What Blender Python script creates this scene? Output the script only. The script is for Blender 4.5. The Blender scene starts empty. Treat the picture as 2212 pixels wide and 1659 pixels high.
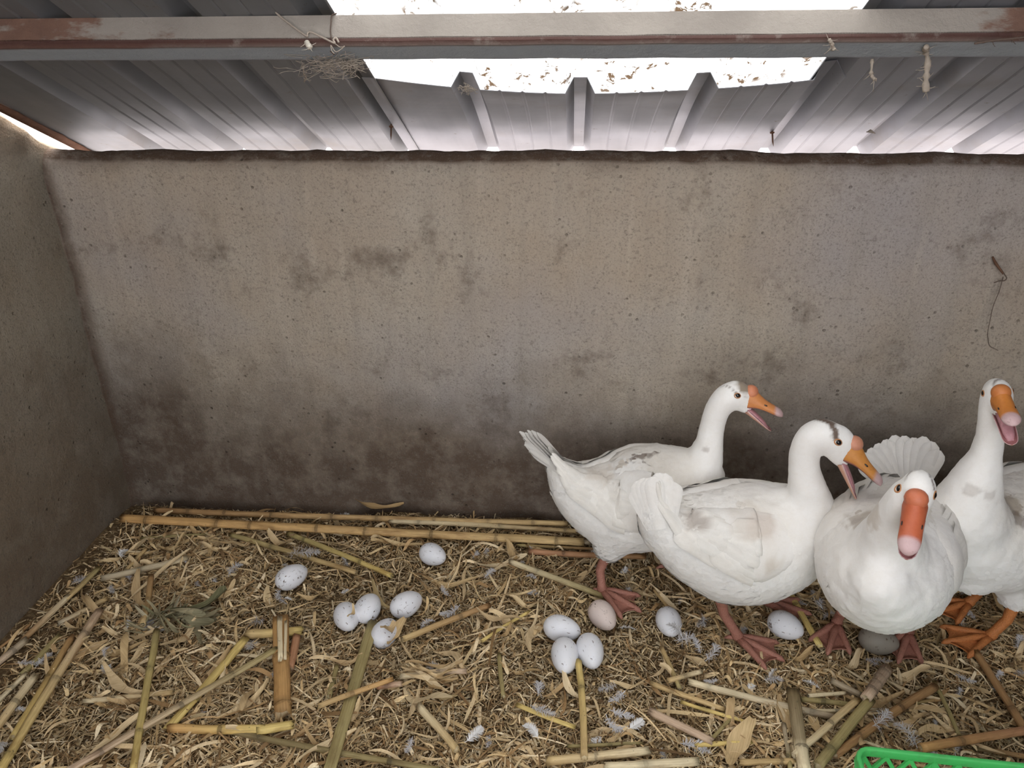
import bpy, bmesh, math, random
import numpy as np
from mathutils import Vector, Matrix, noise, Quaternion

# ------------------------------------------------------------------ camera, world, light
SC = bpy.context.scene
COL = SC.collection
F_PX, PITCH, YAW, ROLL, CAM_H, CAM_D = 1649.3, 0.44834, 0.08696, -0.0098965, 1.2289, 1.7
fwd = Vector((-math.sin(YAW)*math.cos(PITCH), math.cos(YAW)*math.cos(PITCH), -math.sin(PITCH)))
_r = Vector((math.cos(YAW), math.sin(YAW), 0)); _u = _r.cross(fwd)
rgt = math.cos(ROLL)*_r + math.sin(ROLL)*_u
upv = -math.sin(ROLL)*_r + math.cos(ROLL)*_u
CAM = Vector((0, -CAM_D, CAM_H))
cd = bpy.data.cameras.new('camera'); cam = bpy.data.objects.new('camera', cd); COL.objects.link(cam)
cd.sensor_width = 36; cd.lens = F_PX/2212*36; cd.clip_start = 0.02
M = Matrix((rgt, upv, -fwd)).transposed().to_4x4(); M.translation = CAM
cam.matrix_world = M
SC.camera = cam
SC.view_settings.view_transform = 'Standard'; SC.view_settings.look = 'None'
SC.view_settings.gamma = 1; SC.view_settings.use_curve_mapping = False
SC.view_settings.exposure = 0.92

W = bpy.data.worlds.new('sky'); SC.world = W; W.use_nodes = True
wn = W.node_tree.nodes; wn.clear()
wo = wn.new('ShaderNodeOutputWorld'); wb = wn.new('ShaderNodeBackground'); sk = wn.new('ShaderNodeTexSky')
sk.sky_type = 'NISHITA'; sk.sun_disc = False; sk.sun_elevation = math.radians(55); sk.sun_rotation = math.radians(20)
sk.dust_density = 4.0; sk.air_density = 1.0
hs = wn.new('ShaderNodeHueSaturation'); hs.inputs['Saturation'].default_value = 0.12
W.node_tree.links.new(sk.outputs[0], hs.inputs['Color']); W.node_tree.links.new(hs.outputs[0], wb.inputs['Color'])
wb.inputs['Strength'].default_value = 0.55
W.node_tree.links.new(wb.outputs[0], wo.inputs['Surface'])
sd = bpy.data.lights.new('sun', 'SUN'); so = bpy.data.objects.new('sun', sd); COL.objects.link(so)
sd.energy = 5.0; sd.angle = math.radians(70); sd.color = (1, 0.96, 0.92)
so.rotation_euler = Vector((0.25, -0.62, -1.0)).to_track_quat('-Z', 'Y').to_euler(); so.location = (0, 3, 6)

# ------------------------------------------------------------------ helpers
def ray(x, y): return fwd + rgt*((x-1106)/F_PX) - upv*((y-829.5)/F_PX)
def onz(x, y, z=0.0):
    d = ray(x, y); return CAM + d*((z-CAM_H)/d.z)
def ony(x, y, Y):
    d = ray(x, y); return CAM + d*((Y+CAM_D)/d.y)
SL, Z0 = 0.5039, 1.022                  # roof slope and height of its pans above the back wall line
RN = Vector((0, SL, 1)).normalized()    # roof normal (pointing up and out)
def onroof(x, y, off=0.0):
    d = ray(x, y); z0 = Z0 + off/RN.z
    return CAM + d*((z0-CAM_H+SL*CAM_D)/(d.z+SL*d.y))
def rp(x, y, off=0.0): return Vector((x, y, Z0-SL*y)) + RN*off
rng = np.random.default_rng(7); random.seed(7)

def tag(o, label=None, cat=None, group=None, kind=None):
    if label: o['label'] = label
    if cat: o['category'] = cat
    if group: o['group'] = group
    if kind: o['kind'] = kind
    return o
def link(o, parent=None):
    COL.objects.link(o)
    if parent is not None: o.parent = parent
    return o
def make_mesh(name, v, f, mat=None, col=None, smooth=True, uv=None):
    me = bpy.data.meshes.new(name)
    me.from_pydata([tuple(p) for p in v], [], f)
    if mat: me.materials.append(mat)
    if col is not None:
        a = me.color_attributes.new('Col', 'FLOAT_COLOR', 'POINT')
        c = np.ones((len(v), 4), np.float32); c[:, :3] = np.asarray(col, np.float32)[:, :3] if np.ndim(col) == 2 else np.asarray(col)[:3]
        a.data.foreach_set('color', c.ravel())
    if smooth: me.polygons.foreach_set('use_smooth', [True]*len(me.polygons))
    me.update(); return me
def mobj(name, v, f, mat=None, parent=None, col=None, smooth=True):
    return link(bpy.data.objects.new(name, make_mesh(name, v, f, mat, col, smooth)), parent)
def big_quads(name, verts, mat, cols):   # verts (n,k,3): k=4 -> quads
    n, k = verts.shape[:2]
    me = bpy.data.meshes.new(name)
    me.vertices.add(n*k); me.vertices.foreach_set('co', verts.reshape(-1).astype(np.float32))
    me.loops.add(n*k); me.loops.foreach_set('vertex_index', np.arange(n*k, dtype=np.int32))
    me.polygons.add(n); me.polygons.foreach_set('loop_start', np.arange(0, n*k, k, dtype=np.int32))
    me.update(calc_edges=True); me.validate()
    a = me.color_attributes.new('Col', 'FLOAT_COLOR', 'POINT')
    c = np.ones((n, k, 4), np.float32); c[:, :, :3] = cols[:, None, :]
    a.data.foreach_set('color', c.ravel()); me.materials.append(mat)
    return link(bpy.data.objects.new(name, me))
def grid_faces(nu, nv, wrap=False):
    f = []
    for i in range(nu-1):
        for j in range(nv if wrap else nv-1):
            k = (j+1) % nv
            f.append((i*nv+j, i*nv+k, (i+1)*nv+k, (i+1)*nv+j))
    return f
def tube(path, rad, n=8, caps=True):
    path = [Vector(p) for p in path]; v = []; m = len(path)
    if not hasattr(rad, '__len__'): rad = [rad]*m
    t0 = (path[1]-path[0]).normalized(); a = t0.orthogonal().normalized()
    for i in range(m):
        t = (path[min(i+1, m-1)]-path[max(i-1, 0)]).normalized()
        a = (a - t*a.dot(t)).normalized(); b = t.cross(a)
        for j in range(n):
            w = 2*math.pi*j/n; v.append(path[i]+(a*math.cos(w)+b*math.sin(w))*rad[i])
    f = grid_faces(m, n, True)
    if caps: f += [tuple(range(n))[::-1], tuple(range((m-1)*n, m*n))]
    return v, f
def merge(*parts):
    V, Fc = [], []
    for v, f in parts:
        o = len(V); V += list(v); Fc += [tuple(i+o for i in q) for q in f]
    return V, Fc
def box(c, h, rot=None):
    c = Vector(c); v = []
    for x in (-1, 1):
        for y in (-1, 1):
            for z in (-1, 1):
                p = Vector((x*h[0], y*h[1], z*h[2])); v.append(c + (rot @ p if rot else p))
    return v, [(0,1,3,2),(4,6,7,5),(0,4,5,1),(2,3,7,6),(0,2,6,4),(1,5,7,3)]
def ellipsoid(c, ax, n=16, m=10):
    """ax: three vectors (semi-axes)"""
    c = Vector(c); v = [c+ax[2]]
    for i in range(1, m):
        th = math.pi*i/m
        for j in range(n):
            ph = 2*math.pi*j/n
            v.append(c + ax[0]*(math.sin(th)*math.cos(ph)) + ax[1]*(math.sin(th)*math.sin(ph)) + ax[2]*math.cos(th))
    v.append(c-ax[2]); L = len(v)-1; f = []
    for j in range(n): f.append((0, 1+j, 1+(j+1) % n))
    for i in range(m-2):
        for j in range(n):
            a = 1+i*n; f.append((a+j, a+n+j, a+n+(j+1) % n, a+(j+1) % n))
    a = 1+(m-2)*n
    for j in range(n): f.append((a+(j+1) % n, a+j, L))
    return v, f
def catmull(P, n):
    P = [np.array(p, float) for p in P]; P = [2*P[0]-P[1]]+P+[2*P[-1]-P[-2]]; out = []
    segs = len(P)-3
    for k in range(n):
        s = k/(n-1)*segs; i = min(int(s), segs-1); t = s-i
        a, b, c, d = P[i:i+4]
        out.append(.5*((2*b)+(-a+c)*t+(2*a-5*b+4*c-d)*t*t+(-a+3*b-3*c+d)*t**3))
    return out
def nz(p, s, seed=0.0): return noise.noise(Vector((p[0]*s+seed, p[1]*s-seed*1.7, p[2]*s+seed*.3)))

# ------------------------------------------------------------------ materials
class NT:
    def __init__(self, name):
        self.m = bpy.data.materials.new(name); self.m.use_nodes = True
        self.t = self.m.node_tree; self.n = self.t.nodes; self.b = self.n['Principled BSDF']
        self.tc = self.n.new('ShaderNodeTexCoord')
    def l(self, a, b): self.t.links.new(a, b)
    def mapping(self, scale=(1,1,1), coord='Object', loc=(0,0,0)):
        mp = self.n.new('ShaderNodeMapping'); mp.inputs['Scale'].default_value = scale; mp.inputs['Location'].default_value = loc
        self.l(self.tc.outputs[coord], mp.inputs[0]); return mp.outputs[0]
    def noise(self, scale, detail=4, rough=.55, vec=None, dist=0):
        x = self.n.new('ShaderNodeTexNoise'); x.inputs['Scale'].default_value = scale; x.inputs['Detail'].default_value = detail
        x.inputs['Roughness'].default_value = rough; x.inputs['Distortion'].default_value = dist
        self.l(vec if vec is not None else self.tc.outputs['Object'], x.inputs['Vector']); return x.outputs['Fac']
    def voro(self, scale, vec=None, feature='F1'):
        x = self.n.new('ShaderNodeTexVoronoi'); x.inputs['Scale'].default_value = scale; x.feature = feature
        self.l(vec if vec is not None else self.tc.outputs['Object'], x.inputs['Vector']); return x.outputs['Distance']
    def ramp(self, fac, stops):
        x = self.n.new('ShaderNodeValToRGB'); e = x.color_ramp.elements
        while len(e) < len(stops): e.new(.5)
        for q, (p, c) in zip(e, stops):
            q.position = p; q.color = (c, c, c, 1) if not hasattr(c, '__len__') else (*c, 1)
        self.l(fac, x.inputs[0]); return x.outputs['Color']
    def mix(self, fac, a, b, mode='MIX'):
        x = self.n.new('ShaderNodeMix'); x.data_type = 'RGBA'; x.blend_type = mode
        for s, val in ((x.inputs['Factor'], fac), (x.inputs['A'], a), (x.inputs['B'], b)):
            if hasattr(val, 'is_linked'): self.l(val, s)
            elif hasattr(val, '__len__'): s.default_value = (*val, 1) if len(val) == 3 else val
            else: s.default_value = val if s.type == 'VALUE' else (val, val, val, 1)
        return x.outputs['Result']
    def math(self, op, a, b=None):
        x = self.n.new('ShaderNodeMath'); x.operation = op
        for s, val in ((x.inputs[0], a), (x.inputs[1], b)):
            if val is None: continue
            if hasattr(val, 'is_linked'): self.l(val, s)
            else: s.default_value = val
        return x.outputs[0]
    def attr(self, name='Col'):
        x = self.n.new('ShaderNodeAttribute'); x.attribute_name = name; return x.outputs['Color']
    def rand(self):
        return self.n.new('ShaderNodeObjectInfo').outputs['Random']
    def z(self):
        s = self.n.new('ShaderNodeSeparateXYZ'); self.l(self.tc.outputs['Object'], s.inputs[0]); return s.outputs
    def bump(self, h, strength=.3, dist=.01):
        x = self.n.new('ShaderNodeBump'); x.inputs['Strength'].default_value = strength; x.inputs['Distance'].default_value = dist
        self.l(h, x.inputs['Height']); self.l(x.outputs[0], self.b.inputs['Normal'])
    def done(self, color, rough=.8, spec=.3, metal=0.0):
        if hasattr(color, 'is_linked'): self.l(color, self.b.inputs['Base Color'])
        else: self.b.inputs['Base Color'].default_value = (*color, 1)
        if hasattr(rough, 'is_linked'): self.l(rough, self.b.inputs['Roughness'])
        else: self.b.inputs['Roughness'].default_value = rough
        self.b.inputs['Specular IOR Level'].default_value = spec; self.b.inputs['Metallic'].default_value = metal
        return self.m

def wall_material(name, base, warm, cool, dirt, dirt_top, dirt_bot):
    k = NT(name)
    big = k.noise(2.2, 5, .6, k.mapping((1, 1, 1)))
    c = k.mix(k.ramp(big, [(.35, 0), (.65, 1)]), warm, base)
    c = k.mix(k.ramp(k.noise(1.3, 4, .6, k.mapping((1,1,1), loc=(3,1,7))), [(.48, 0), (.7, .8)]), c, cool)
    # rain streaks
    st = k.noise(1.0, 5, .6, k.mapping((22, 22, 1.6)))
    c = k.mix(k.ramp(st, [(.5, 0), (.75, .38)]), c, tuple(x*.62 for x in base))
    st2 = k.noise(1.0, 4, .6, k.mapping((30, 30, 1.2), loc=(5, 2, 1)))
    c = k.mix(k.ramp(st2, [(.58, 0), (.75, .3)]), c, tuple(min(1, x*1.35) for x in base))
    # brown dung stain near the base with an uneven upper rim
    zz = k.z()[2]; wob = k.noise(3.0, 6, .65)
    h = k.math('ADD', zz, k.math('MULTIPLY', k.math('SUBTRACT', wob, .5), .55))
    lf = k.n.new('ShaderNodeMapRange'); k.l(k.z()[0], lf.inputs[0]); lf.inputs[1].default_value = -.65; lf.inputs[2].default_value = -1.1
    lf.inputs[3].default_value = 0; lf.inputs[4].default_value = .13; h = k.math('SUBTRACT', h, lf.outputs[0])
    mask = k.n.new('ShaderNodeMapRange'); k.l(h, mask.inputs[0]); mask.inputs[1].default_value = dirt_top; mask.inputs[2].default_value = dirt_bot
    mask.inputs[3].default_value = 0; mask.inputs[4].default_value = .9
    patch = k.ramp(k.noise(14, 6, .7), [(.28, .55), (.55, 1)])
    c = k.mix(k.math('MULTIPLY', mask.outputs[0], patch), c, dirt)
    blot = k.ramp(k.noise(5, 5, .7, k.mapping((1,1,1), loc=(9,4,2))), [(.56, 0), (.70, .6)])
    c = k.mix(blot, c, dirt)
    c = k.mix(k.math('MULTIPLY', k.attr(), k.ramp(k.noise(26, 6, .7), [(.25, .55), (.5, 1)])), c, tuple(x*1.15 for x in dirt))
    # sand grain and pits
    g = k.noise(210, 4, .75); c = k.mix(k.ramp(g, [(.3, .75), (.47, 0)]), c, tuple(x*.33 for x in base))
    g2 = k.noise(75, 5, .75, k.mapping((1, 1, 1.5), loc=(7, 7, 7))); c = k.mix(k.ramp(g2, [(.32, .6), (.45, 0)]), c, tuple(x*.4 for x in base))
    c = k.mix(k.ramp(g, [(.6, 0), (.8, .3)]), c, tuple(min(1, x*1.9) for x in base))
    pit = k.ramp(k.voro(42), [(.09, 1), (.17, 0)])
    pitm = k.math('MULTIPLY', pit, k.ramp(k.noise(9, 3), [(.45, 0), (.62, 1)]))
    c = k.mix(k.math('MULTIPLY', pitm, .5), c, tuple(x*.3 for x in dirt))
    hh = k.math('ADD', k.math('MULTIPLY', g, .5), k.math('MULTIPLY', k.noise(45, 5, .65), .8))
    hh = k.math('SUBTRACT', hh, k.math('MULTIPLY', pitm, .6))
    k.bump(hh, .85, .007)
    return k.done(c, .92, .15)
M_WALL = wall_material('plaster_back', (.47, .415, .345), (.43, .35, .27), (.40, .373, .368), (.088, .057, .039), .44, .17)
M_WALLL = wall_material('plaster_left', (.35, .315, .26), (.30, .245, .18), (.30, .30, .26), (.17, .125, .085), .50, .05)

def floor_material():
    k = NT('packed_dirt')
    c = k.mix(k.ramp(k.noise(7, 6, .65), [(.35, 0), (.65, 1)]), (.095, .057, .030), (.21, .135, .07))
    c = k.mix(k.ramp(k.noise(120, 4, .7), [(.45, 0), (.7, .8)]), c, (.36, .26, .14))
    c = k.mix(k.ramp(k.noise(60, 3, .7, k.mapping((1,1,1), loc=(4,4,4))), [(.25, .8), (.45, 0)]), c, (.05, .032, .018))
    k.bump(k.noise(90, 6, .7), .8, .01)
    return k.done(c, .95, .1)
M_FLOOR = floor_material()
def ground_material():
    k = NT('yard_concrete')
    c = k.mix(k.noise(3, 5), (.46, .42, .425), (.58, .535, .54))
    return k.done(c, .9, .1)
M_GROUND = ground_material()

def roof_material(name, tint):
    k = NT(name)
    n1 = k.noise(1.0, 5, .6, k.mapping((14, 1.2, 1.2)))
    c = k.mix(k.ramp(n1, [(.3, 0), (.7, 1)]), tuple(x*.8 for x in tint), tint)
    c = k.mix(k.ramp(k.noise(5, 6, .65), [(.55, 0), (.75, .45)]), c, (.17, .135, .10))
    c = k.mix(k.ramp(k.noise(38, 5, .75), [(.64, 0), (.72, .7)]), c, (.12, .09, .065))
    k.bump(k.noise(9, 3), .15, .01)
    return k.done(c, k.ramp(k.noise(6, 4), [(.3, .45), (.7, .65)]), .35, .35)
M_ROOF = roof_material('galvanised_sheet', (.245, .25, .27))
M_ROOFD = roof_material('weathered_sheet', (.20, .205, .212))

def skylight_material():
    k = NT('fibreglass_panel')
    n = k.n; out = n['Material Output']
    tr = n.new('ShaderNodeBsdfTranslucent'); df = n.new('ShaderNodeBsdfDiffuse'); tp = n.new('ShaderNodeBsdfTransparent')
    dirt = k.ramp(k.noise(38, 7, .72, k.mapping((1, .5, 1)), .6), [(.54, 0), (.58, 1)])
    band = k.ramp(k.noise(5, 4, .7, k.mapping((2.2, .7, 1))), [(.44, 0), (.54, 1)])
    dm = k.math('MULTIPLY', dirt, band)
    fine = k.math('MULTIPLY', k.ramp(k.noise(90, 4, .7, k.mapping((.5, 1.3, 1))), [(.62, 0), (.68, .8)]), k.ramp(k.noise(7, 4, .7, k.mapping((2, .6, 1), loc=(2,5,1))), [(.52, 0), (.62, 1)]))
    dm = k.math('MAXIMUM', dm, fine)
    c = k.mix(dm, (.30, .305, .305), (.03, .018, .009))
    k.l(c, tr.inputs['Color']); df.inputs['Color'].default_value = (.7, .7, .68, 1); k.l(c, tp.inputs['Color'])
    m1 = n.new('ShaderNodeMixShader'); m1.inputs[0].default_value = .12; k.l(tr.outputs[0], m1.inputs[1]); k.l(df.outputs[0], m1.inputs[2])
    m2 = n.new('ShaderNodeMixShader'); m2.inputs[0].default_value = .10; k.l(m1.outputs[0], m2.inputs[1]); k.l(tp.outputs[0], m2.inputs[2])
    k.l(m2.outputs[0], out.inputs['Surface']); n.remove(k.b)
    return k.m
M_SKY = skylight_material()

def beam_material():
    k = NT('painted_steel_with_rust')
    c = k.mix(k.ramp(k.noise(6, 5), [(.3, 0), (.7, 1)]), (.23, .205, .18), (.33, .30, .262))
    r0 = k.noise(4.0, 7, .68, k.mapping((.55, 1.6, 1.6))); mr = k.n.new('ShaderNodeMapRange')
    k.l(k.math('ABSOLUTE', k.math('ADD', k.z()[0], .08)), mr.inputs[0]); mr.inputs[1].default_value = .42; mr.inputs[2].default_value = .80; mr.inputs[3].default_value = -.085; mr.inputs[4].default_value = .095
    r = k.math('ADD', r0, mr.outputs[0])
    rust = k.mix(k.noise(30, 5, .7), (.085, .040, .028), (.22, .115, .075))
    c = k.mix(k.ramp(r, [(.50, 0), (.55, .9)]), c, rust)
    sp_ = k.n.new('ShaderNodeSeparateColor'); k.l(k.attr(), sp_.inputs[0])
    c = k.mix(sp_.outputs[2], c, k.mix(k.noise(30, 4), (.26, .29, .315), (.34, .37, .39)))  # bluish light on the underside painted in as a cooler colour
    at = sp_.outputs[0]     # rusted lower front edge
    c = k.mix(k.math('MULTIPLY', at, k.ramp(k.noise(16, 6, .7), [(.28, .25), (.45, 1)])), c, (.075, .034, .027))
    k.bump(k.math('ADD', k.noise(60, 6, .7), k.math('MULTIPLY', r, .8)), .6, .006)
    return k.done(c, .65, .3)
M_BEAM = beam_material()
def rust_material():
    k = NT('rust')
    c = k.mix(k.noise(40, 6, .7), (.06, .03, .022), (.2, .11, .07)); k.bump(k.noise(80, 5), .5, .004)
    return k.done(c, .9, .1)
M_RUST = rust_material()
def plain(name, col, rough=.7, spec=.3, bump=None, metal=0):
    k = NT(name)
    c = k.mix(k.ramp(k.noise(bump or 40, 4), [(.3, 0), (.7, 1)]), tuple(x*.85 for x in col), tuple(min(1, x*1.1) for x in col))
    if bump: k.bump(k.noise(bump, 4), .3, .003)
    return k.done(c, rough, spec, metal)
M_WEB = plain('dusty_cobweb', (.33, .285, .235), 1.0, .05, 120)
M_WIRE = plain('old_wire', (.10, .07, .055), .7, .3, 90)
M_STRING = plain('grey_string', (.36, .31, .26), .9, .1, 200)

def litter_material():
    k = NT('straw_litter')
    a = k.attr(); g = k.noise(260, 3, .6)
    c = k.mix(k.ramp(g, [(.3, .3), (.6, 0)]), a, k.mix(1.0, a, (.5, .42, .33), 'MULTIPLY'))
    return k.done(c, .75, .25)
M_LITTER = litter_material()
def leaf_material():
    k = NT('dry_leaf'); r = k.rand()
    base = k.ramp(r, [(0, (.52, .365, .18)), (.25, (.66, .49, .265)), (.5, (.75, .59, .36)), (.7, (.47, .32, .155)), (.9, (.80, .65, .42)), (1, (.38, .28, .13))])
    veins = k.noise(1, 3, .6, k.mapping((18, 420, 60)))
    c = k.mix(k.ramp(veins, [(.35, .45), (.6, 0)]), base, k.mix(1.0, base, (.55, .47, .38), 'MULTIPLY'))
    c = k.mix(k.ramp(k.noise(45, 5, .7), [(.62, 0), (.75, .5)]), c, (.2, .13, .07))
    k.bump(veins, .4, .002)
    return k.done(c, .7, .25)
M_LEAF = leaf_material()
def husk_material():
    k = NT('grey_green_husk'); r = k.rand()
    base = k.ramp(r, [(0, (.26, .22, .13)), (.4, (.36, .31, .19)), (.7, (.20, .19, .10)), (1, (.44, .38, .26))])
    veins = k.noise(1, 3, .6, k.mapping((18, 420, 60))); c = k.mix(k.ramp(veins, [(.35, .6), (.6, 0)]), base, k.mix(1.0, base, (.4, .38, .32), 'MULTIPLY'))
    k.bump(veins, .4, .002); return k.done(c, .8, .2)
M_HUSK = husk_material()
def stalk_material():
    k = NT('dry_corn_stalk'); a = k.attr()
    st = k.noise(1, 4, .6, k.mapping((7, 260, 260)))
    c = k.mix(k.ramp(st, [(.3, .55), (.6, 0)]), a, k.mix(1.0, a, (.5, .42, .34), 'MULTIPLY'))
    c = k.mix(k.ramp(k.noise(1, 5, .65, k.mapping((11, 45, 45))), [(.52, 0), (.70, .65)]), c, k.mix(1.0, a, (.42, .33, .26), 'MULTIPLY'))
    c = k.mix(k.ramp(k.noise(1, 4, .6, k.mapping((9, 40, 40), loc=(3,3,3))), [(.58, 0), (.75, .5)]), c, k.mix(1.0, a, (1.35, 1.35, 1.3), 'MULTIPLY'))
    c = k.mix(k.ramp(k.noise(130, 3, .6), [(.68, 0), (.72, .6)]), c, (.05, .035, .025))
    k.bump(st, .6, .003)
    return k.done(c, k.ramp(st, [(.3, .75), (.7, .5)]), .35)
M_STALK = stalk_material()
def feather_material(name, a=(.80, .78, .76)):
    k = NT(name)
    c = k.mix(k.noise(1, 4, .6, k.mapping((8, 300, 30))), tuple(x*.86 for x in a), a)
    m = k.done(c, .8, .15)
    k.b.inputs['Subsurface Weight'].default_value = 0
    return m
M_FEATHER = feather_material('white_feather')
M_DOWN = feather_material('down', (.62, .60, .60))
def plumage_material():
    k = NT('goose_plumage'); a = k.attr()
    n1 = k.noise(1, 4, .6, k.mapping((60, 60, 60), dist if False else 'Object')); n2 = k.noise(220, 4, .7)
    v = k.voro(65, k.mapping((1, 1, 1)))
    c = k.mix(k.ramp(n1, [(.35, .22), (.6, 0)]), a, k.mix(1.0, a, (.9, .86, .80), 'MULTIPLY'))
    c = k.mix(k.ramp(n2, [(.2, .25), (.5, 0)]), c, k.mix(1.0, a, (.82, .8, .78), 'MULTIPLY'))
    h = k.math('ADD', k.math('MULTIPLY', v, .5), k.math('MULTIPLY', n2, .35)); h = k.math('ADD', h, k.math('MULTIPLY', k.noise(26, 3), .8))
    k.bump(h, .22, .006)
    m = k.done(c, .85, .12)
    k.b.inputs['Sheen Weight'].default_value = .15
    return m
M_PLUME = plumage_material()
def bill_material():
    k = NT('bill'); a = k.attr()
    c = k.mix(k.ramp(k.noise(90, 5, .7), [(.3, .35), (.55, 0)]), a, k.mix(1.0, a, (.72, .55, .5), 'MULTIPLY'))
    c = k.mix(k.ramp(k.noise(70, 5, .7, k.mapping((1,1,1), loc=(4,1,2))), [(.66, 0), (.73, .6)]), c, (.13, .045, .02))
    k.bump(k.noise(130, 4), .2, .002)
    return k.done(c, .48, .4)
M_BILL = bill_material()
M_TONGUE = plain('tongue', (.46, .22, .24), .4, .4, 160)
M_EYE = plain('eye', (.008, .006, .006), .12, .6)
M_EYERING = plain('eye_ring', (.50, .24, .11), .6, .3)
def leg_material(name, col):
    k = NT(name)
    sc = k.voro(330); c = k.mix(k.ramp(sc, [(.15, .5), (.5, 0)]), col, tuple(x*.6 for x in col))
    c = k.mix(k.ramp(k.noise(30, 5, .7), [(.55, 0), (.75, .5)]), c, (.14, .07, .04))
    k.bump(sc, .35, .002)
    return k.done(c, .6, .3)
M_LEG = leg_material('goose_leg', (.37, .165, .12))
M_LEGO = leg_material('goose_leg_orange', (.52, .19, .06))
def egg_material(name, col):
    k = NT(name)
    n = k.noise(1, 4, .65, k.mapping((95, 260, 95), 'Object'), ); g = k.noise(24, 3)
    sp = k.math('MULTIPLY', k.ramp(n, [(.62, 0), (.655, 1)]), k.ramp(g, [(.42, 0), (.52, 1)]))
    rr = k.rand()
    off = k.n.new('ShaderNodeVectorMath'); off.operation = 'ADD'
    k.l(k.tc.outputs['Object'], off.inputs[0]); k.l(rr, off.inputs[1])
    st = k.ramp(k.noise(30, 6, .75, off.outputs[0]), [(.59, 0), (.63, .85)])
    st = k.math('MULTIPLY', st, k.ramp(k.noise(9, 3, .5, off.outputs[0]), [(.5, 0), (.6, 1)]))
    c = k.mix(k.math('MAXIMUM', sp, st), col, (.12, .08, .055))
    k.bump(k.noise(300, 3), .06, .002)
    m = k.done(c, .55, .35); k.b.inputs['Subsurface Weight'].default_value = .08
    k.b.inputs['Subsurface Radius'].default_value = (.01, .008, .006)
    return m
M_EGG = egg_material('egg_shell', (.78, .78, .81))
M_EGGSHADE = egg_material('egg_shell_shade_tinted', (.27, .24, .20))  # shell colour darkened to stand in for the shade under the goose
M_EGGP = egg_material('egg_shell_pinkish', (.66, .55, .50))
def crate_material():
    k = NT('green_plastic')
    c = k.mix(k.ramp(k.noise(20, 6, .7), [(.55, 0), (.75, .6)]), (.075, .50, .125), (.09, .22, .08))
    c = k.mix(k.ramp(k.noise(110, 4, .7), [(.66, 0), (.72, .5)]), c, (.16, .14, .09))
    return k.done(c, .42, .45)
M_CRATE = crate_material()

#STRUCTURE
# ------------------------------------------------------------------ walls, floor, yard
def floor_h(x, y):
    h = .007*nz((x, y, 0), 4.5) + .004*nz((x, y, 0), 14, 3)
    if x < -1.0: h += .012*min(1, (-1.0-x)/.2)
    if y > -.1 and x < -.55: h -= .016*min(1, (y+.1)/.1)
    return h
xs = np.arange(-1.30, 2.45, .025); ys = np.arange(-2.7, .16, .025)
v = [(x, y, floor_h(x, y)) for x in xs for y in ys]
fl = tag(mobj('floor', v, grid_faces(len(xs), len(ys)), M_FLOOR), kind='structure')
gv, gf = merge(box((0, 30.11, -.12), (60, 30, .06)), box((0, -32.72, -.12), (60, 30, .06)), box((-30.7, -1.3, -.12), (29.3, 1.4, .06)), box((31.4, -1.3, -.12), (28.9, 1.4, .06)))
tag(mobj('ground', gv, gf, M_GROUND, smooth=False), kind='structure')

LX = -1.226
BW_H, BW_T = .962, .13
def back_wall():
    prof = [(0, z) for z in np.linspace(-.06, BW_H-.03, 72)]
    prof += [(.002, BW_H-.023), (.006, BW_H-.016), (.013, BW_H-.009), (.022, BW_H-.003), (.034, BW_H), (.046, BW_H-.004), (.060, BW_H-.012), (.074, BW_H-.03), (.082, BW_H-.08), (.082, .5), (.082, -.06)]
    xs = np.arange(-1.36, 2.46, .0125); v = []; dc = []; npf = len(prof)
    for x in xs:
        for (y, z) in prof:
            e = .004*nz((x, y, z), 5) + .0022*nz((x, y, z), 22, 5)
            if z > .8: e += .004*nz((x, 0, z), 16, 9)*(z-.8)/.16
            top = .010*nz((x, 0, 0), 3, 2)+.007*nz((x, y, 0), 11, 4)+.004*nz((x, y, 0), 35, 6) if z > BW_H-.06 else 0
            if z < .06: e += .010*nz((x, 0, 0), 8, 12)*(1-z/.06)
            yy = y - e*1.6 if y < .06 else y + e
            v.append((x, yy, z+top*.55))
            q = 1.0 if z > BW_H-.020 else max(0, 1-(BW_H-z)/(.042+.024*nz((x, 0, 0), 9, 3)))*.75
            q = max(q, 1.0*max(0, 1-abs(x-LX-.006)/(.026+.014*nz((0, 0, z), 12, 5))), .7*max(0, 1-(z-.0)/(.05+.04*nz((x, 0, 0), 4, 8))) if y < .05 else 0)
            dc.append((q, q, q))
    f = grid_faces(len(xs), npf)
    f += [tuple(range(npf)), tuple(range((len(xs)-1)*npf, len(xs)*npf))[::-1]]
    f = [q[::-1] for q in f]
    return tag(mobj('wall_back', v, f, M_WALL, col=np.array(dc)), kind='structure')
back_wall()
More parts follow.
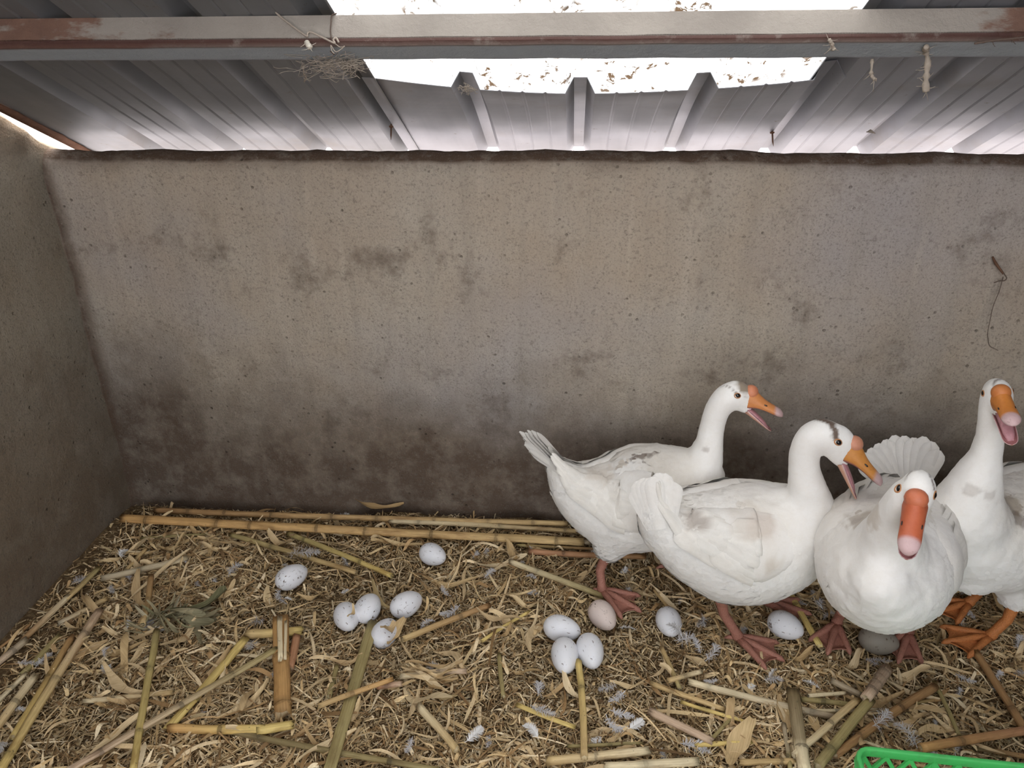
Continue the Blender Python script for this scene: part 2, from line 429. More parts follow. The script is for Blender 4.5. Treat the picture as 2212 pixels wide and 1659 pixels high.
def side_wall(name, x0, sgn, mat, y1=.128):
    dc = []
    ys = np.concatenate([np.arange(-2.6, y1, .02), [y1]]); v = []; nt = 62
    for y in ys:
        zt = 1.016-SL*y + .006*nz((0, y, 0), 9, 3) + .005*nz((0, y, 0), 34, 8)
        if y > -.06: zt -= .020*min(1, (y+.06)/.09)
        row = [(x0, z) for z in np.linspace(-.06, zt-.012, nt-4)] + [(x0+sgn*.01, zt-.002), (x0+sgn*.05, zt), (x0+sgn*.13, zt-.006), (x0+sgn*.13, -.06)]
        for (x, z) in row:
            e = .004*nz((x0, y, z), 5, 4) + .002*nz((x0, y, z), 22, 5)
            near = max(0, 1-abs(z-zt)/.12); e += .010*near*nz((x0, y, z), 18, 7)
            v.append((x+sgn*e*1.5, y, z)); q = max(0, min(1, 1.25-(zt-z)/(.10+.05*nz((0, y, z), 10, 2)))); dc.append((q, q, q))
    f = grid_faces(len(ys), nt); f += [tuple(range(nt)), tuple(range((len(ys)-1)*nt, len(ys)*nt))[::-1]]
    if sgn > 0: f = [q[::-1] for q in f]
    return tag(mobj(name, v, f, mat, col=np.array(dc)), kind='structure')
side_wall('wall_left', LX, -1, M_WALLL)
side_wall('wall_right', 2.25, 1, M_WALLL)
fv, ff = merge(box((-1.17, -2.66, 1.15), (.19, .06, 1.2)), box((1.80, -2.66, 1.15), (.58, .06, 1.2)), box((.12, -2.66, .12), (1.10, .06, .17)))
tag(mobj('wall_front_added', fv, ff, M_WALLL, smooth=False), kind='structure')  # unseen wall with an opening, added to limit light from the front

# ------------------------------------------------------------------ roof
def ridged(x, ribs):
    h = 0
    for c in ribs:
        d = abs(x-c)
        if d < .027: h = max(h, .030*min(1, (.027-d)/.015))
    return h
def sheet(name, x0, x1, ya, yb, ribs, off, mat, parent, sag=None, ny=26, solid=.0012):
    xs = set(np.round(np.linspace(x0, x1, 60), 4))
    for c in ribs:
        for d in (-.027, -.012, .012, .027):
            if x0 < c+d < x1: xs.add(round(c+d, 4))
    for i in range(len(ribs)-1):        # fine stiffening beads between ribs
        for q in (.3, .5, .7):
            m = ribs[i]+(ribs[i+1]-ribs[i])*q
            for d in (-.004, 0, .004):
                if x0 < m+d < x1: xs.add(round(m+d, 4))
    xs = sorted(xs); ys = np.linspace(ya, yb, ny); v = []
    beads = [ribs[i]+(ribs[i+1]-ribs[i])*q for i in range(len(ribs)-1) for q in (.3, .5, .7)]
    for x in xs:
        for y in ys:
            o = off + ridged(x, ribs) + .0022*max([max(0, 1-abs(x-b)/.004) for b in beads] or [0])
            o += .0025*nz((x, y, 0), 3.2, off*100)
            if sag: o -= sag(x, y)
            v.append(rp(x, y, o))
    ob = mobj(name, v, grid_faces(len(xs), ny), mat, parent, smooth=False)
    if solid:
        s = ob.modifiers.new('t', 'SOLIDIFY'); s.thickness = solid; s.offset = 0
    return ob
roof = bpy.data.objects.new('ceiling', None); link(roof); tag(roof, kind='structure')
sheet('roof_sheet', -1.205, -.378, .22, -2.75, [-1.03, -.83, -.616, -.408], 0.0, M_ROOFD, roof, ny=60)
def sag_b(x, y):
    u = (x+.39)/.84; k = max(0, 4*u*(1-u)); t = min(1, max(0, (.05-y)/.25)); return .030*k*t*t
sheet('roof_sheet', -.405, .468, .22, -.205, [-.21, .0, .22, .44], .004, M_ROOF, roof, sag=sag_b, ny=22)
sky = sheet('translucent_panel', -.372, .452, -.13, -2.3, [-.21, .0, .22, .44], .010, M_SKY, roof, ny=40, solid=None)
sheet('roof_sheet', -.372, .452, -2.25, -2.75, [-.21, .0, .22, .44], .014, M_ROOF, roof, ny=8)
sheet('roof_sheet', .412, 1.31, .22, -2.75, [.44, .645, .86, 1.07, 1.28], .007, M_ROOF, roof, ny=60)
sheet('roof_sheet', 1.26, 2.36, .22, -2.75, [1.28, 1.49, 1.70, 1.91, 2.12], .010, M_ROOFD, roof, ny=60)
# rusted edge strip along the left end of the sheets
v = []
for y in np.linspace(.20, -2.7, 120):
    w = .012+.006*nz((0, y, 0), 30); 
    v += [rp(-1.212, y, -.001), rp(-1.212+.004+w, y, -.003+.002*nz((1, y, 0), 50)), rp(-1.212+.004+w, y, -.006), rp(-1.212, y, -.014)]
tag(mobj('edge_strip', v, grid_faces(120, 4, True), M_RUST, roof), 'rusted strip along the left roof edge')

# purlin: square steel tube under the sheets
pa, pb = onroof(0, 38), onroof(2212, 13)
qa, qb = onroof(0, 121, -.052), onroof(2212, 123, -.052)
def lin(a, b, x): t = (x-a.x)/(b.x-a.x); return a.y+(b.y-a.y)*t
def purlin():
    v = []; col = []; xs = np.linspace(-1.34, 2.36, 130)
    D = Vector((0, 1, -SL)).normalized()
    for x in xs:
        a = rp(x, lin(pa, pb, x), -.002)
        e = .0012*nz((x, 0, 0), 12)
        c = a - RN*(.0455+e); b = c + D*(.049+.008*(x+.9)/1.5)
        bevel = .005
        ring = [(a, 0), (a-RN*.02, 0), (a-RN*.036, 0), (c+RN*.011, .9), (c+RN*bevel, 1), (c+D*bevel, .7), (c+D*(bevel+.006), 0), (b-D*bevel, 0), (b, .3), (b+RN*.046, 0)]
        for m_, (p, q) in enumerate(ring): v.append(p); col.append((q, q, 1.0 if m_ >= 6 else 0.0))
    f = grid_faces(len(xs), 10, True)+[tuple(range(10))[::-1], tuple(range(129*10, 1300))]
    o = mobj('purlin', v, f, M_BEAM, col=np.array(col), smooth=False)
    return tag(o, 'square steel roof beam with rust and flaking paint under the sheets', 'beam')
purlin()
#OBJECTS
# ------------------------------------------------------------------ litter: chaff, fibres (stuff)
PAL = np.array([(.66,.475,.245),(.77,.595,.35),(.50,.335,.165),(.34,.21,.095),(.82,.68,.45),(.20,.12,.055),(.60,.445,.25),(.70,.53,.29),(.78,.62,.39)])
EGGS = [  # pixel centre, long-axis end (dx,dy in px) for direction, length, width, sink, label
 (630,1246,(30,-14),.080,.056,.004,'white goose egg lying alone, farthest left of all the eggs','w'),
 (935,1198,(14,5),.072,.054,.002,'clean white egg closest to the back wall stalks','w'),
 (749,1333,(10,30),.080,.056,.008,'white egg crossed by a leaf scrap, left of the cluster of four','w'),
 (795,1312,(16,-26),.076,.057,.003,'round white egg at the back of the cluster of four','w'),
 (878,1304,(28,-16),.080,.056,.003,'dirt-speckled white egg, right of the cluster of four','w'),
 (832,1367,(16,-22),.076,.055,.016,'half-buried white egg at the front of the cluster of four','w'),
 (1214,1358,(34,6),.082,.056,.003,'white egg lying crosswise behind two upright ones','w'),
 (1302,1329,(20,22),.076,.057,.006,'pinkish dirty egg by the webbed foot of the rear goose','p'),
 (1220,1417,(2,34),.088,.057,.004,'white egg with brown smears, left of the touching front pair','w'),
 (1275,1406,(8,34),.088,.057,.004,'clean white egg, right of the touching front pair','w'),
 (1445,1344,(8,22),.076,.055,.010,'white egg half covered with down and straw, standing alone in the middle','w'),
 (1697,1351,(28,12),.078,.058,.004,'white egg beside the yellow split stalk between two geese','w'),
 (1898,1384,(20,4),.080,.058,.004,'egg with its shade painted into the shell, under the breast of the front-facing goose','d'),
]
EGG_XY = np.array([onz(e[0], e[1], .03)[:2] for e in EGGS])
def dens(x, y):      # where straw lies thick
    return .55+.45*noise.noise(Vector((x*2.6, y*2.6, 4.2)))
def in_view(n, pad=.12):
    """n random floor points inside the part of the pen the photograph can show"""
    out = []
    P = [onz(-60, 1700), onz(2300, 1700), Vector((2.1, -.02, 0)), Vector((LX+.02, -.02, 0)), Vector((LX+.02, -.62, 0))]
    while len(out) < n:
        x = rng.uniform(LX+.015, 1.75); y = rng.uniform(-1.0, -.008)
        d = Vector((x, y, 0))-CAM; px = 1106+F_PX*d.dot(rgt)/d.dot(fwd); py = 829.5-F_PX*d.dot(upv)/d.dot(fwd)
        if -120 < px < 2330 and py < 1780: out.append((x, y))
    return np.array(out)
FH = lambda a: np.array([floor_h(x, y) for x, y in a])
def chaff(n):
    c = in_view(n); z = FH(c)
    L = rng.gamma(2.6, .0034, n)+.003; w = rng.uniform(.0006, .0021, n)
    L *= np.where(rng.random(n) < .1, 1.7, 1); w *= np.where(rng.random(n) < .12, 1.9, 1)
    a = rng.uniform(0, 2*np.pi, n); pit = rng.normal(0, .28, n); ro = rng.normal(0, .5, n)
    d = np.stack([np.cos(a)*np.cos(pit), np.sin(a)*np.cos(pit), np.sin(pit)], 1)
    s = np.stack([-np.sin(a)*np.cos(ro), np.cos(a)*np.cos(ro), np.sin(ro)], 1)
    p = np.concatenate([c, (z+.002+rng.random(n)**1.5*.012+np.abs(d[:, 2])*L*.5)[:, None]], 1)
    q = np.stack([p-d*L[:,None]/2-s*w[:,None], p+d*L[:,None]/2-s*w[:,None]*.7, p+d*L[:,None]/2+s*w[:,None]*.7, p-d*L[:,None]/2+s*w[:,None]], 1)
    dd = np.array([dens(x, y) for x, y in c])
    col = PAL[rng.integers(0, len(PAL), n)]*rng.uniform(.55, 1.12, (n, 1))*(.70+.42*dd)[:, None]
    keep = np.ones(n, bool)
    for ex in EGG_XY: keep &= np.hypot(*(c-ex).T) > .024
    # bare, darker strip along the left wall and in the left back corner
    thin = np.clip((c[:, 0]+1.22)/.22, .25, 1)*np.where(c[:, 1] > -.16, .55, 1)
    keep &= rng.random(n) < thin
    o = big_quads('chaff', q[keep], M_LITTER, col[keep])
    tag(o, 'fine chopped straw chaff bedding covering the pen floor', 'bedding', kind='stuff')
chaff(95000)
def strips(name, n, Lr, wr, seg, zr, label, cat, curl, colmul=(.8, 1.15), taper=True):
    c = in_view(n*3); dd = np.array([dens(x, y) for x, y in c]); left = np.clip((c[:, 0]+1.24)/.3, .15, 1)
    c = c[rng.random(len(c)) < np.clip(dd*1.7-.35, .07, 1)*left][:n]; n = len(c); z = FH(c)
    L = Lr[0]+(Lr[1]-Lr[0])*rng.random(n)**1.9; w = wr[0]+(wr[1]-wr[0])*rng.random(n)**1.6; a0 = rng.uniform(0, 2*np.pi, n)
    k = rng.normal(0, curl, n)
    quads = np.zeros((n, seg, 4, 3)); 
    pts = np.zeros((n, seg+1, 3)); sd_ = np.zeros((n, seg+1, 3)); cur = np.concatenate([c, (z+rng.uniform(*zr, n))[:, None]], 1)
    ph = rng.uniform(0, 6.28, n); tw = rng.normal(0, .5, n); tw2 = rng.normal(0, 1.3, n); hz = rng.uniform(.001, .008, n); wig = np.abs(rng.normal(0, .28, n))
    for i in range(seg+1):
        t = i/seg; a = a0+k*t+wig*np.sin(3*t+ph)
        if i: cur = cur+np.stack([np.cos(a)*L/seg, np.sin(a)*L/seg, 0*a], 1)
        pp = cur.copy(); pp[:, 2] += hz*np.sin(5*t+ph)+hz
        pts[:, i] = pp; rr = tw+tw2*t
        wt = (.35 if i == 0 else (1 if t < .72 else max(.12, (1-t)/.3))) if taper else 1
        sd_[:, i] = np.stack([-np.sin(a)*np.cos(rr), np.cos(a)*np.cos(rr), np.sin(rr)*.8], 1)*(w*wt)[:, None]
    pts[:, :, 2] = np.maximum(pts[:, :, 2], np.abs(sd_[:, :, 2])+z[:, None]+.001)
    for i in range(seg):
        quads[:, i, 0] = pts[:, i]-sd_[:, i]; quads[:, i, 1] = pts[:, i+1]-sd_[:, i+1]
        quads[:, i, 2] = pts[:, i+1]+sd_[:, i+1]; quads[:, i, 3] = pts[:, i]+sd_[:, i]
    keep = np.ones(n, bool)
    for ex in EGG_XY:
        keep &= (np.hypot(pts[:, :, 0]-ex[0], pts[:, :, 1]-ex[1]).min(1) > .029)
    keep &= (pts[:, :, 1].max(1) < -.006) & (pts[:, :, 0].min(1) > LX+.008)
    col = PAL[rng.integers(0, len(PAL), n)]*rng.uniform(*colmul, (n, 1))
    o = big_quads(name, quads[keep].reshape(-1, 4, 3), M_LITTER, np.repeat(col[keep], seg, 0))
    tag(o, label, cat, kind='stuff')
strips('straw_fibre', 12000, (.018, .11), (.0005, .0015), 6, (.003, .014), 'thin curly straw fibres tangled over the chaff', 'straw', .9, (.8, 1.25))
strips('leaf_shred', 3600, (.022, .135), (.0014, .0048), 8, (.004, .018), 'narrow torn corn leaf shreds strewn over the bedding', 'straw', .45, (.8, 1.3))

# ------------------------------------------------------------------ corn leaf scraps (individuals)
def leaf_mesh(L, w, curl, twist, wave, fold, seg=9, ragged=True):
    v = []; a = 0; p = np.zeros(3)
    P = []
    for i in range(seg+1):
        t = i/seg; a = curl*t + .25*math.sin(4*t+wave*9)
        if i: p = p+np.array([math.cos(a), math.sin(a), 0])*L/seg
        P.append((p.copy(), a, t))
    mid = P[seg//2][0].copy()
    for p, a, t in P:
        wt = (math.sin(math.pi*min(max(t*.93+.05, .03), .97))**.55)*(1+.18*math.sin(11*t+wave*7))
        r = twist*(t-.5)*2; lift = wave*.016*math.sin(5.2*t+wave*3)+.010*abs(t-.5)
        for j, s in enumerate((-1, -.5, 0, .5, 1)):
            off = s*w*wt; fz = -fold*(1-abs(s))*w + .12*w*math.sin(14*t+s*2)
            q = np.array([-math.sin(a)*math.cos(r)*off, math.cos(a)*math.cos(r)*off, math.sin(r)*off+fz])
            v.append(p-mid+q+np.array([0, 0, lift]))
    v = np.array(v); v[:, 2] -= v[:, 2].min()
    return make_mesh('corn_leaf', v, grid_faces(seg+1, 5), M_LEAF)
LEAVES = [leaf_mesh(random.uniform(.05, .16), random.choice((.003, .0038, .0048, .006, .0085)), random.gauss(0, .9), random.gauss(0, 1.0), random.uniform(-1, 1), random.uniform(0, .6)) for _ in range(34)]
def near_egg(x, y, r=.05): return any(math.hypot(x-e[0], y-e[1]) < r for e in EGG_XY)
def put_leaf(mesh, x, y, rz, z, rx=0.0, ry=0.0, sc=1.0):
    o = bpy.data.objects.new('corn_leaf', mesh); COL.objects.link(o)
    o.location = (x, y, floor_h(x, y)+z); o.rotation_euler = (rx, ry, rz); o.scale = (sc,)*3
    return o
def zone(px, py):
    if py < 1300: return ('beside the left wall' if px < 420 else 'around the rear eggs, left of middle' if px < 1000 else 'before the feet of the rear goose' if px < 1520 else 'under the geese')
    if py < 1480: return ('at the left frame edge' if px < 240 else 'beside the husk bundle' if px < 560 else 'around the cluster of four eggs' if px < 960 else 'left of the egg trio' if px < 1180 else 'right of the egg trio' if px < 1560 else 'below the feet of the geese')
    return ('in the lower left corner' if px < 300 else 'below the bright yellow stalk' if px < 580 else 'beside the flat olive strip' if px < 860 else 'at the bottom middle' if px < 1180 else 'beside the lengthwise yellow stalk' if px < 1500 else 'left of the thick dark stump' if px < 1720 else 'around the crossed stalks' if px < 1960 else 'beside the crate')
cand = in_view(2400); nleaf = 0
for x, y in cand:
    if nleaf >= 292: break
    if near_egg(x, y, .062) or y > -.10 or x < LX+.10: continue
    if random.random() > dens(x, y)*1.25-.12: continue
    d = Vector((x, y, 0))-CAM; py = 829.5-F_PX*d.dot(upv)/d.dot(fwd); px = 1106+F_PX*d.dot(rgt)/d.dot(fwd)
    if py > 1652 or px < -10 or px > 2220: continue
    o = put_leaf(random.choice(LEAVES), x, y, random.uniform(0, 6.28), random.uniform(.006, .020), random.gauss(0, .12), random.gauss(0, .12), random.uniform(.8, 1.15))
    zn = zone(px, py); tag(o, 'tan dry corn leaf scrap in the litter '+zn, 'leaf', 'dry leaf scraps '+zn); nleaf += 1
def special_leaf(name, label, a, b, w, z, curl=.15, twist=.3, fold=.3, wave=.4, cat='leaf', up=0.0):
    A, B = onz(*a, z), onz(*b, z); d = B-A
    o = bpy.data.objects.new(name, leaf_mesh(d.length, w, curl, twist, wave, fold, 14)); COL.objects.link(o)
    o.location = (A+B)/2; o.location.z = z; o.rotation_euler = (0, up, math.atan2(d.y, d.x)-curl/2)
    return tag(o, label, cat)
special_leaf('corn_leaf', 'broad pale leaf blade leaning on the wall foot behind the long stalks', (740,1090), (872,1100), .0105, .030, .1, .25)
special_leaf('corn_leaf', 'large ragged husk leaf near the bottom edge, right of the middle', (1612,1560), (1572,1662), .017, .022, -.15, .3)
special_leaf('corn_leaf', 'pale wavy leaf strip crossing the olive stalk at lower left', (322,1530), (170,1650), .0075, .03, .2, .4)
special_leaf('corn_leaf', 'long curled leaf ribbon bending below the touching egg pair', (1196,1450), (1262,1528), .0065, .024, .8, .5)
special_leaf('corn_leaf', 'pale leaf strip running down to the cluster of four eggs', (790,1268), (848,1328), .006, .030, .4, .2)
special_leaf('corn_leaf', 'broad folded leaf at the right of the half-buried egg', (868,1345), (835,1400), .012, .026, .3, .5)
special_leaf('corn_leaf', 'wide cream leaf left of the thin upright brown stalk', (285,1245), (305,1322), .009, .028, .2, .3)
special_leaf('corn_leaf', 'pointed leaf crossing the pale stalk near the left wall', (400,1190), (262,1310), .006, .034, .1, .4)
special_leaf('corn_leaf', 'thin leaf curling up against the wall behind the long stalks', (920,1089), (982,1062), .0035, .03, .3, .9)

special_leaf('corn_leaf', 'brown leaf scrap lying across the leftmost egg of the cluster of four', (758,1345), (766,1311), .0042, .066, .1, .2)
special_leaf('corn_leaf', 'papery leaf folded over the half-buried egg', (826,1372), (856,1352), .010, .052, .4, .4)
# ------------------------------------------------------------------ corn stalks
CT = {'tan': (.64,.46,.22), 'brown': (.43,.25,.11), 'pale': (.78,.66,.43), 'olive': (.38,.31,.135), 'yellow': (.76,.58,.21), 'red': (.48,.25,.135), 'grey': (.46,.38,.26), 'pink': (.64,.47,.33), 'dark': (.20,.145,.07), 'orange': (.64,.375,.145)}
PXM = lambda p: F_PX/((p-CAM).dot(fwd))
def stalk(a, b, wpx, c1, c2, label, z=0.0, nodes=None, flat=1.0, bend=0.0, z2=None, ragged=.5, group=None, hollow=False):
    ra = wpx/2/PXM(onz(*a)); rad = ra*.98
    za = rad+.009+z; zb = rad+.009+(z if z2 is None else z2)
    A, B = onz(*a, za), onz(*b, zb); L = (B-A).length
    if nodes is None:
        k = max(0, int(L/.135)); nodes = [(i+.5+random.uniform(-.22, .22))/k for i in range(k)] if k else []
    C1, C2 = np.array(CT[c1]), np.array(CT[c2]); ns = max(10, int(L/.012)); nr = 12
    v = []; col = []; groove = random.uniform(0, 6.28); seed = random.uniform(0, 50)
    for i in range(ns+1):
        t = i/ns; x = (t-.5)*L
        r = rad*(1-.10*t)
        for q in nodes:
            r *= 1+.07*math.exp(-((t-q)*L/.006)**2)
        yo = bend*L*math.sin(math.pi*t)+.0015*noise.noise(Vector((x*14, seed, 0)))
        seg = sum(1 for q in nodes if q < t)
        tint = 1+.13*noise.noise(Vector((seg*3.7+seed, 1, 2)))
        tt = (0.45*t if t < .70 else 1.0) if 'dark stump' in label else t
        cc = C1*(1-tt)+C2*tt
        dn = min([abs(t-q)*L for q in nodes] or [1]); 
        for j in range(nr):
            w = 2*math.pi*j/nr
            g = 1-.16*math.exp(-((math.atan2(math.sin(w-groove), math.cos(w-groove)))/.45)**2) if seg % 2 == 0 else 1-.05*math.cos(3*w)
            e = 1+.05*noise.noise(Vector((x*60, math.cos(w)*2+seed, math.sin(w)*2)))
            xe = x
            if i == 0: xe -= ragged*rad*(.4+1.2*random.random())
            if i == ns: xe += ragged*rad*(.4+1.2*random.random())
            v.append((xe, yo+math.cos(w)*r*g*e, math.sin(w)*r*g*e*flat))
            col.append(cc*tint*(.72 if dn < .008 else 1)*random.uniform(.94, 1.06))
    f = grid_faces(ns+1, nr, True)
    for e, base in ((0, 0), (1, ns*nr)):            # recessed pith in each broken end
        x0 = v[base][0]; inner = len(v); xe = (-.5 if e == 0 else .5)*L+(.004 if e == 0 else -.004)
        for j in range(nr):
            w = 2*math.pi*j/nr; v.append((xe, v[base+j][1]*.72+ (bend and 0), v[base+j][2]*.72)); col.append(np.array(CT['pale'])*(.25 if hollow else .95))
        for j in range(nr):
            k = (j+1) % nr; q = (base+j, base+k, inner+k, inner+j); f.append(q if e else q[::-1])
        q = tuple(range(inner, inner+nr)); f.append(q if e else q[::-1])
    o = mobj('corn_stalk', v, f, M_STALK, col=np.array(col))
    X = (B-A).normalized(); Y = Vector((0, 0, 1)).cross(X).normalized(); Zx = X.cross(Y)
    m = Matrix((X, Y, Zx)).transposed().to_4x4(); m.translation = (A+B)/2; o.matrix_world = m
    tag(o, label, 'stalk', group)
    for q in nodes:                                  # raised joint rings, dark below
        x = (q-.5)*L; r = rad*(1-.10*q); yo = bend*L*math.sin(math.pi*q); nv = []
        for dx, s in ((-.0045, 1.02), (-.002, 1.10), (.0008, 1.12), (.0022, 1.06), (.0045, 1.03)):
            for j in range(nr):
                w = 2*math.pi*j/nr; nv.append((x+dx, yo+math.cos(w)*r*s, math.sin(w)*r*s*flat))
        cc = (C1*(1-q)+C2*q)*random.uniform(.42, .62)
        mobj('node', nv, grid_faces(5, nr, True), M_STALK, o, col=np.tile(cc, (len(nv), 1)))
    return o
S = [
 ((337,1103),(1222,1131),13,'brown','tan','long stalk nearest the back wall, running along its foot',.004),
 ((268,1120),(1255,1170),21,'orange','tan','thickest long stalk lying along the back wall',.004),
 ((844,1126),(1262,1149),11,'pale','tan','short pale stalk between the two long ones at the wall',.002),
 ((1100,1160),(1275,1172),12,'tan','grey','stalk end reaching behind the rear goose below the long ones',.0),
 ((1118,1177),(1300,1187),7,'olive','brown','thin dark stem behind the leg of the rear goose',.0),
 ((1145,1192),(1392,1203),13,'red','brown','reddish stalk passing behind the leg of the rear goose',.0),
 ((500,1155),(768,1236),11,'olive','tan','greenish stalk slanting behind the farthest left egg, lower of two',.0),
 ((624,1153),(845,1243),11,'olive','yellow','greenish stalk slanting towards the lone rear egg, upper of two',.002),
 ((304,1163),(446,1154),5,'olive','olive','thin green stem below the left end of the thick wall stalk',.0),
 ((316,1186),(273,1230),9,'tan','tan','short tan stub pointing at the back left corner',.004),
 ((222,1249),(402,1206),14,'grey','pale','grey to cream stalk near the back left corner',.006),
 ((326,1246),(309,1348),13,'brown','tan','short lengthwise brown piece left of the husk bundle',.012),
 ((212,1228),(143,1294),15,'olive','tan','split end of the stalk along the left wall',.004),
 ((146,1290),(52,1380),14,'pale','brown','middle length of the stalk along the left wall',.004),
 ((54,1384),(-30,1452),15,'grey','pink','pale greyish broken piece at the left frame edge',.006),
 ((70,1345),(-20,1412),7,'brown','brown','thin brown stem wedged against the left wall',.0),
 ((230,1294),(128,1346),11,'tan','grey','short frayed stalk pointing to the left wall',.004),
 ((213,1322),(-5,1672),17,'pink','yellow','longest stalk on the left side, running down to the bottom corner',.008),
 ((128,1374),(48,1456),13,'olive','olive','dark olive stalk left of the longest left one',.0),
 ((155,1376),(30,1590),14,'brown','yellow','yellowish olive stalk with a white broken tip at left',.002),
 ((54,1458),(-12,1522),11,'pale','pale','narrow pale piece at the left frame edge, second from the bottom',.004),
 ((73,1463),(-20,1588),18,'pale','tan','stout tan stalk at the left frame edge with a frayed end',.006),
 ((338,1366),(286,1668),15,'olive','yellow','lengthwise olive stalk crossing the lower left, below the husk bundle',.022),
 ((182,1515),(371,1496),12,'pale','tan','short pale stick lying under the olive crossing stalk',.0),
 ((527,1383),(366,1571),21,'yellow','yellow','bright yellow flattened stalk lower left of the middle',.002),
 ((597,1402),(135,1672),16,'olive','pink','long stalk laid over the bright yellow flattened one',.020),
 ((370,1573),(566,1575),20,'orange','yellow','smooth yellow brown stalk with a bent end at the bottom',.002),
 ((560,1577),(628,1566),24,'yellow','yellow','flared bent end of the smooth yellow brown stalk',.000),
 ((466,1573),(945,1662),13,'dark','olive','dark stalk running along the bottom, under the flat olive strip',.0),
 ((535,1370),(648,1362),22,'tan','yellow','yellow crosspiece behind the thick orange stalk stump',.0),
 ((640,1378),(627,1442),18,'red','red','short reddish piece right of the thick orange stump',.002),
 ((689,1525),(848,1468),12,'tan','orange','tan stick laid over the flat olive strip',.024),
 ((818,1483),(866,1477),13,'red','pink','short pinkish stub right of the flat olive strip',.004),
 ((868,1461),(1006,1450),13,'pale','pink','pale frayed stub with a cut end in the middle of the litter',.008),
 ((907,1527),(984,1617),17,'pale','tan','pale half-round stalk piece pointing down in the middle bottom',.006),
 ((712,1502),(727,1440),12,'olive','olive','short olive stub left of the flat olive strip',.0),
 ((872,1380),(1056,1308),14,'tan','brown','tan stalk slanting up from the half-buried egg',.008),
 ((1042,1384),(1143,1321),8,'yellow','yellow','thin yellow stem left of the crosswise egg',.002),
 ((1078,1415),(1088,1504),10,'olive','olive','thin green stem standing out left of the egg trio',.0),
 ((1104,1214),(1302,1287),13,'pale','olive','pale to green stalk ending at the webbed foot of the rear goose',.006),
 ((1250,1432),(1262,1634),15,'yellow','tan','lengthwise yellow stalk below the touching egg pair',.018),
 ((1118,1523),(1240,1571),12,'yellow','yellow','yellow split stick meeting the lengthwise yellow stalk from the left',.004),
 ((1185,1643),(1398,1622),20,'tan','pale','stout jointed stalk along the bottom, under the yellow lengthwise one',.0),
 ((1227,1612),(1388,1606),8,'olive','olive','thin olive stem just above the stout jointed bottom stalk',.0),
 ((1310,1657),(1505,1645),20,'pale','pale','pale jointed stalk at the very bottom, right of the middle',.0),
 ((1430,1400),(1468,1487),10,'tan','olive','olive stem below the down-covered egg',.004),
 ((1409,1477),(1563,1532),12,'tan','tan','tan stalk slanting right under the down-covered egg, left of two',.002),
 ((1472,1516),(1630,1566),8,'yellow','yellow','thin yellow stem parallel to the tan slanting stalk',.004),
 ((1490,1473),(1805,1550),15,'pale','grey','long grey stalk slanting right behind the dark upright stump',.0),
 ((1406,1538),(1535,1600),17,'pink','pink','pinkish stalk with a curled joint at the bottom right of middle',.006),
 ((1444,1470),(1514,1451),11,'tan','pale','short stub with a clean pale cut end',.008),
 ((1535,1598),(1578,1553),9,'olive','olive','small olive stem behind the large husk leaf',.0),
 ((1503,1610),(1622,1604),11,'yellow','yellow','yellow stick passing under the large husk leaf',.0),
 ((1713,1497),(1740,1668),28,'dark','pale','thick dark stump with a blackened top, left of the crossed stalks',.014),
 ((1694,1566),(1706,1664),10,'grey','olive','thin grey stem left of the thick dark stump',.002),
 ((1850,1513),(1717,1631),15,'tan','pale','pale fluted stalk, left of the crossed pair near the crate',.020),
 ((1914,1446),(1872,1506),24,'pink','pink','pinkish jointed root end sticking up behind the crossed stalks',.026),
 ((1878,1516),(1770,1652),23,'olive','olive','olive stalk with a thick cut joint, right of the pale fluted one',.014),
 ((2016,1485),(1805,1630),19,'brown','brown','long brown stalk reaching down to the crate corner',.004),
 ((1799,1472),(1858,1500),14,'grey','grey','short hollow grey tube behind the crossed stalks',.010),
 ((1748,1504),(1826,1497),9,'pale','pale','pale flat stick left of the hollow grey tube',.006),
 ((1733,1511),(1838,1523),12,'olive','olive','olive piece under the pale fluted stalk',.0),
 ((1735,1535),(1895,1533),9,'pale','pale','pale stick passing behind the crossed stalks',.0),
 ((2109,1412),(2240,1622),17,'brown','brown','brown stalk slanting to the right frame edge below the orange foot',.006),
 ((1990,1616),(2222,1577),21,'orange','red','reddish brown stalk right behind the crate',.010),
 ((2018,1474),(2072,1588),9,'olive','olive','frayed olive stem between the long brown stalk and the right edge',.006),
 ((1976,1519),(2034,1510),8,'olive','brown','small side stem off the long brown stalk',.004),
 ((1600,1647),(1722,1644),14,'tan','tan','tan stalk at the bottom edge, left of the thick dark stump',.0),
 ((1697,1268),(1770,1392),15,'yellow','yellow','yellow split stalk standing out between the two right middle geese',.006),
 ((1862,1599),(1912,1617),7,'pale','pale','thin pale stick just above the crate corner',.004),
 ((2106,1615),(2226,1637),12,'dark','brown','dark stalk along the crate rim at the right edge',.0),
 ((1413,1273),(1446,1318),7,'tan','tan','thin tan stem pointing at the down-covered egg',.002),
 ((590,1340),(600,1346),10,'pale','pale','small pale splinter at the top of the thick orange stump',.03),
 ((1270,1305),(1196,1290),6,'tan','pale','thin tan stem left of the pinkish egg',.002),
]
for a, b, w, c1, c2, lab, z in S[:-2]:
    hol = 'hollow' in lab
    nd = None
    if 'root end' in lab: nd = [.12, .32, .52, .74]
    if 'stub' in lab or 'piece' in lab and w < 16: nd = [random.uniform(.3, .7)]
    if 'dark stump' in lab: nd = [.72]
    if 'cut joint' in lab: nd = [.78]
    stalk(a, b, w, c1, c2, lab, z+.008, nd, flat=.55 if ('flattened' in lab or 'split' in lab) else (.8 if w > 20 else 1.0), bend=random.gauss(0, .008), hollow=hol)
stalk((605,1343),(612,1530),34,'orange','orange','thick orange stalk stump with a split pale top, lower left of middle',.010, [.44, .97], flat=.75, ragged=.9)
